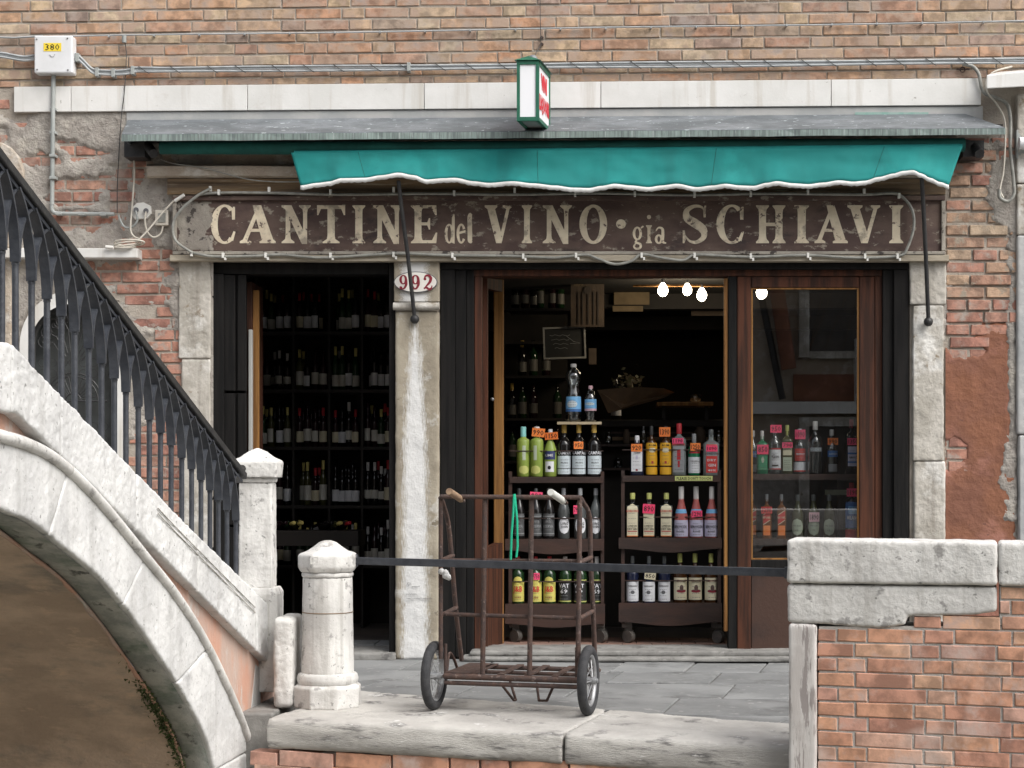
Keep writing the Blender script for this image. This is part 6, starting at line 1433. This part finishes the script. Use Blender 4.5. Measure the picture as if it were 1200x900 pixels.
# ================================================================== things in the back of the shop
def hung(nm, x0, y0, x1, y1, off, mt, lab, cat, fr=None, rot=0):
    t = thing(nm, U((x0+x1)/2, y1, off), lab, cat); 
    cxm, cym = (x0+x1)/2, (y0+y1)/2
    def rr(x, y): dx, dy = x-cxm, y-cym; return (cxm+dx*math.cos(rot)-dy*math.sin(rot), cym+dx*math.sin(rot)+dy*math.cos(rot))
    MB().pp(FP, [rr(x0, y0), rr(x1, y0), rr(x1, y1), rr(x0, y1)], off, off+.015).build('panel', mt, t)
    if fr:
        f = 2.0
        for a in ((x0-f, y0-f, x1+f, y0), (x0-f, y1, x1+f, y1+f), (x0-f, y0, x0, y1), (x1, y0, x1+f, y1)): MB().pp(FP, [rr(a[0], a[1]), rr(a[2], a[1]), rr(a[2], a[3]), rr(a[0], a[3])], off-.012, off+.018).build('frame', fr, t)
    return t
t = hung('chalkboard', 638.5, 385, 684.5, 418.5, 2.3, 'chalkboard', 'small chalkboard in a worn white frame hanging tilted in the dark shop', 'chalkboard', 'frame_white', -.03)
b = MB()
for i, y in enumerate((393, 398, 403, 408)): b.tube([U(644+2*i+k_*3, y+.8*math.sin(k_*2.1+i), 2.297) for k_ in range(9-i)], .0018, 4)
b.tube([U(664, 394, 2.297), U(672, 400, 2.297), U(680, 402, 2.297), U(668, 402.5, 2.297)], .0022, 4); b.build('chalk_writing', 'chalk', t)
t = hung('poster', 669, 325, 708, 383, 2.25, 'poster_brown', 'tall brown poster with orange top band hanging above the chalkboard', 'poster')
MB().pb(FP, 669.6, 326, 707.4, 330, 2.244, 2.249).build('band', 'poster_orange', t)
b = MB(); b.lathe([(.03, 0), (.03, .004)], (0,0,0), 16)
for x in (677, 682, 688.5, 695, 700): b.pb(FP, x, 342, x+1.6, 380, 2.244, 2.249)
b.v = b.v[34 if False else 0:]
b2 = MB()
for x in (677, 682, 688.5, 695, 700): b2.pb(FP, x, 342, x+1.6, 380, 2.244, 2.249)
b2.pp(FP, [(688.5+4.5*math.cos(k_*.5236), 340+4.5*math.sin(k_*.5236)) for k_ in range(12)], 2.243, 2.248); b2.build('motif', 'poster_line', t)
print_on(MB(), FP, 'ARPA', 672, 332, 684, 335.5, 2.243, 0, .02).build('lettering', 'paper_tan', t, fix=False)
hung('paper_notice', 719.5, 337.5, 761, 357, 2.8, 'paper_tan', 'wide tan paper notice pinned high on the back wall', 'notice')
hung('paper_notice', 718, 358.5, 753.5, 365, 2.78, 'paper_tan', 'narrow tan strip notice just below the wide one', 'notice')
hung('paper_notice', 810, 340, 848, 370, 3.2, 'poster_brown', 'dull brown sheet on the back wall right of the lit bulbs', 'notice')
hung('picture', 690, 408, 699, 427, 2.4, 'poster_brown', 'small brown picture right of the chalkboard', 'picture')
MB().pb(FP, 742, 333.6, 850, 335.6, 1.9, 1.93).build('lamp_rail', 'wood_gold', None, 'thin golden wooden rail under the ceiling carrying the bulbs', 'rail')
for x, y, rr, lab in ((776.8, 340.5, 6.0, 'glowing bulb, leftmost under the wooden rail'), (805.3, 340, 5.4, 'glowing bulb, second from left under the wooden rail'), (822.5, 346, 5.8, 'glowing bulb hanging lowest beside the door mullion'), (892.5, 343, 6.4, 'glowing bulb seen through the glazed door')):
    oo = 1.91; sc_ = FPX/(10+oo); t = thing('light_bulb', U(x, y-8, oo), lab, 'light bulb'); q = U(x, y, oo); R_ = rr/sc_
    b = MB(); b.lathe([(.3*R_, R_*1.5), (.75*R_, R_*.8), (R_, R_*.1), (.92*R_, -R_*.5), (.5*R_, -R_*1.05), (.02*R_, -R_*1.2)], q, 16); b.build('bulb', 'bulb', t)
    b = MB(); b.tube([q+Vector((0,0,R_*1.4)), q+Vector((0,0,R_*2.2))], R_*.34, 10); b.build('socket', 'ink_grey', t)
    pl = bpy.data.lights.new('bulb_light', 'POINT'); pl.energy = 1.8; pl.color = (1, .82, .58); pl.shadow_soft_size = R_*1.3; po = bpy.data.objects.new('bulb_light', pl); COL.objects.link(po); po.parent = t; po.location = q-WL[t.name]-Vector((0, 0, R_*2.6))
    if x > 850: MB().tube([q+Vector((0,0,R_*2.2)), Vector((q.x, q.y, ZC))], .003, 5).build('cord', 'dark_wire', t)
# high back shelf with a few bottles
BS = MB().pb(FP, 596, 361, 668, 364, 2.5, 2.8).build('wall_shelf', 'shelf_dark', None, 'dark high wall shelf with a few bottles left of the poster', 'shelf')
r = random.Random(9)
for i, (x, kk_) in enumerate(((604, 1), (615, 3), (626, 1), (633, 2), (647, 3), (656.5, 5))):
    o = bpy.data.objects.new('wine_bottle', dims[kk_ % 3]); COL.objects.link(o); p = U(x, 361, 2.6); o.location = p; o.scale = (.85, .85, r.uniform(.75, .95)); o.rotation_euler = (0, 0, r.uniform(-.5, .5))
    tag(o, ['dark bottle at the left end of the high wall shelf', 'dark gold-necked bottle second on the high wall shelf', 'dark bottle third on the high wall shelf', 'dark green bottle fourth on the high wall shelf', 'dark bottle fifth along the high wall shelf beside the poster', 'green bottle at the right end of the high wall shelf'][i], 'wine bottle')
# dim cupboard with bottles further down the left side
KS = thing('back_cupboard', U(620, 560, 2.9), 'dark open cupboard of dim bottles behind the left rack', 'cupboard')
for y in (400, 440, 490, 540, 600): MB().pb(FP, 592, y, 662, y+3, 2.75, 3.1).build('shelf', 'shelf_dark', KS)
MB().pb(FP, 588, 366, 665, 740, 3.12, 3.16).build('back_board', 'dark_wall', KS)
for j, y in enumerate((440, 490, 540)):
    for i, x in enumerate((600, 612, 625, 640, 653)):
        if (i*7+j*3) % 4 == 0: continue
        o = bpy.data.objects.new('wine_bottle', dims[(i+j) % 3]); COL.objects.link(o); o.location = U(x, y, 2.85); o.scale = (.9, .9, .9)
        tag(o, 'dim bottle on the %s shelf of the back cupboard, %s' % (['upper', 'middle', 'lower'][j], ['far left', 'left', 'centre', 'right', 'far right'][i]), 'bottle')
# counter with wrapped flowers, tray, glasses
CO = thing('bar_counter', U(790, 600, 1.9), 'dark bar counter with a glass front behind the right bottle rack', 'counter')
MB().pb(FP, 702, 492, 862, 500, 1.7, 2.4).build('top', 'shelf_dark', CO, bevel=.004); MB().pb(FP, 706, 500.3, 860, 735, 1.78, 2.35).build('front', 'dark_wall', CO)
MB().pb(FP, 712, 506, 856, 508, 1.765, 1.779).build('rail', 'rack_wood', CO); MB().pb(FP, 712, 512, 850, 516, 1.765, 1.779).build('trim', 'old_wood', CO)
b = MB(); tip = U(713, 484, 1.5); rim = [U(700, 457, 1.42), U(722, 455, 1.40), U(748, 453.5, 1.42), U(778, 455, 1.5), U(791, 460, 1.6), U(778, 466, 1.55), U(752, 470, 1.5), U(728, 478, 1.45)]
vs = [tip]+rim+[U(745, 458, 1.62)]; b.add(vs, [(0, i, i+1) for i in range(1, 8)]+[(0, 8, 1)]+[(9, i+1, i) for i in range(1, 8)]+[(9, 1, 8)]); b.build('paper_wrap', 'paper_brown', None, 'brown paper cone of wrapped flowers lying on the counter', 'bouquet').modifiers.new('thick', 'SOLIDIFY').thickness = .003
b = MB(); r = random.Random(14)
for i in range(60):
    q = U(737+r.gauss(0, 8), 445+r.gauss(0, 4.5), 1.55+r.uniform(-.05, .05)); e = Vector((r.uniform(-1, 1), r.uniform(-1, 1), r.uniform(-1, 1))).normalized()*.022; f_ = Vector((r.uniform(-1, 1), r.uniform(-1, 1), r.uniform(-1, 1))).normalized()*.022
    b.add([q, q+e, q+e+f_, q+f_], [(0, 1, 2, 3)])
b.tube([U(737, 446, 1.55), U(742, 470, 1.55)], .02, 6); b.build('dried_flowers', 'flower', None, 'dim bunch of dried flowers rising from the brown paper cone', 'flowers', kind='stuff', fix=False)
r = random.Random(77)
for i in range(13):
    x = 712+i*11+r.uniform(-2, 2); row = i % 2
    hh = r.uniform(.06, .13); rr = r.uniform(.022, .04); q = U(x, 520+28*row, 1.72); b = MB(); b.lathe([(rr*.8, 0), (rr, .01), (rr, hh*.75), (rr*.6, hh*.9), (rr*.62, hh)], q, 12)
    o = b.build('jar', ['clear_glass', 'clear_dark', 'poster_brown', 'g_smoke'][i % 4], None, '%s glass jar, %s along the ledge before the counter' % (['small clear', 'dark', 'brown', 'smoky'][i % 4], ['first', 'second', 'third', 'fourth', 'fifth', 'sixth', 'seventh', 'eighth', 'ninth', 'tenth', 'eleventh', 'twelfth', 'last'][i]), 'jar')
for y in (520, 548): MB().pb(FP, 704, y+.3, 862, y+3, 1.66, 1.779).build('ledge', 'rack_wood', CO)
TR = MB().pb(FP, 770, 471, 836, 475.5, 1.5, 1.8); TR.build('wooden_tray', 'wood_gold', None, 'golden wooden tray on the counter right of the paper cone', 'tray', bevel=.003)
b = MB(); q = U(815, 471, 1.6); b.lathe([(.02, 0), (.035, .01), (.042, .05), (.040, .05), (.033, .012), (.0, .008)], q, 14); b.build('glass_bowl', 'clear_glass', None, 'small clear bowl standing on the wooden tray', 'bowl')
TS = thing('tray_stand', U(803, 491.8, 1.6), 'pair of dark feet holding up the wooden tray', 'stand')
for x in (776, 826): MB().pb(FP, x, 476, x+4, 491.8, 1.6, 1.65).build('foot', 'shelf_dark', TS)
for i, (x, mtn, lab) in enumerate(((722, 1, 'dark bottle at the left end of the counter top'), (856, 4, 'dark bottle on the counter next to the door mullion'))):
    o = bpy.data.objects.new('wine_bottle', kinds[mtn]); COL.objects.link(o); o.location = U(x, 492, 2.1); tag(o, lab, 'bottle')
# ================================================================== across the canal (only seen as reflections in the glass)
MB().box(-22, 22, -21, -14.2, -.9, -.02).build('far_quay', 'pavement', None, 'stone quay on the far side of the canal', 'quay')
OP = thing('opposite_house', (0, -18, 0), 'ochre rendered house on the other side of the canal with tall windows', 'building')
MB().box(-14, 14, -18.4, -18, 1.25, 8.5).build('wall', 'render_warm', OP)
MB().box(-14, 14, -18.4, -17.97, 0, 1.22).build('plinth', 'render_grey', OP)
for i in range(7):
    for j in range(2):
        x = -11.5+i*3.8+(.25 if i == 4 else 0); z = (.2 if j == 0 else 3.2)
        hh = 1.75 if j == 0 else 2.0; wn = MB().box(x-.55, x+.55, -18, -17.9, z, z+hh).build('window', 'opposite_window', OP)
        for a in ((x-.72, x-.55, z-.1, z+hh+.15), (x+.55, x+.72, z-.1, z+hh+.15), (x-.55, x+.55, z+hh, z+hh+.15), (x-.55, x+.55, z-.12, z)): MB().box(a[0], a[1], -17.99, -17.84, a[2], a[3]).build('frame', 'pilaster', wn)
        b = MB()
        for k_ in range(7): b.tube([(max(x-.54, min(x+.54, x-.9+k_*.3)), -17.86, z+.02), (max(x-.54, min(x+.54, x-.1+k_*.3)), -17.86, z+hh-.02)], .012, 4)
        b.build('lattice', 'poster_brown', wn)
MB().box(-14, 14, -18, -17.80, 2.16, 2.36).build('string_course', 'marble', OP)
MB().box(3.15, 14, -18, -17.93, 2.37, 2.82).build('terracotta_panel', 'render_red', OP)
MB().box(4.15, 4.32, -18, -17.7, 2.37, 3.4).build('shutter', 'marble', OP)
MB().tube([(2.50, -17.8, 4.6), (2.95, -17.8, 2.4)], .06, 8).build('drain_pipe', 'iron_black', OP)
MB().tube([(2.75, -17.75, 4.9), (3.05, -17.75, 2.9)], .13, 8).build('rolled_blind', 'render_red', OP)
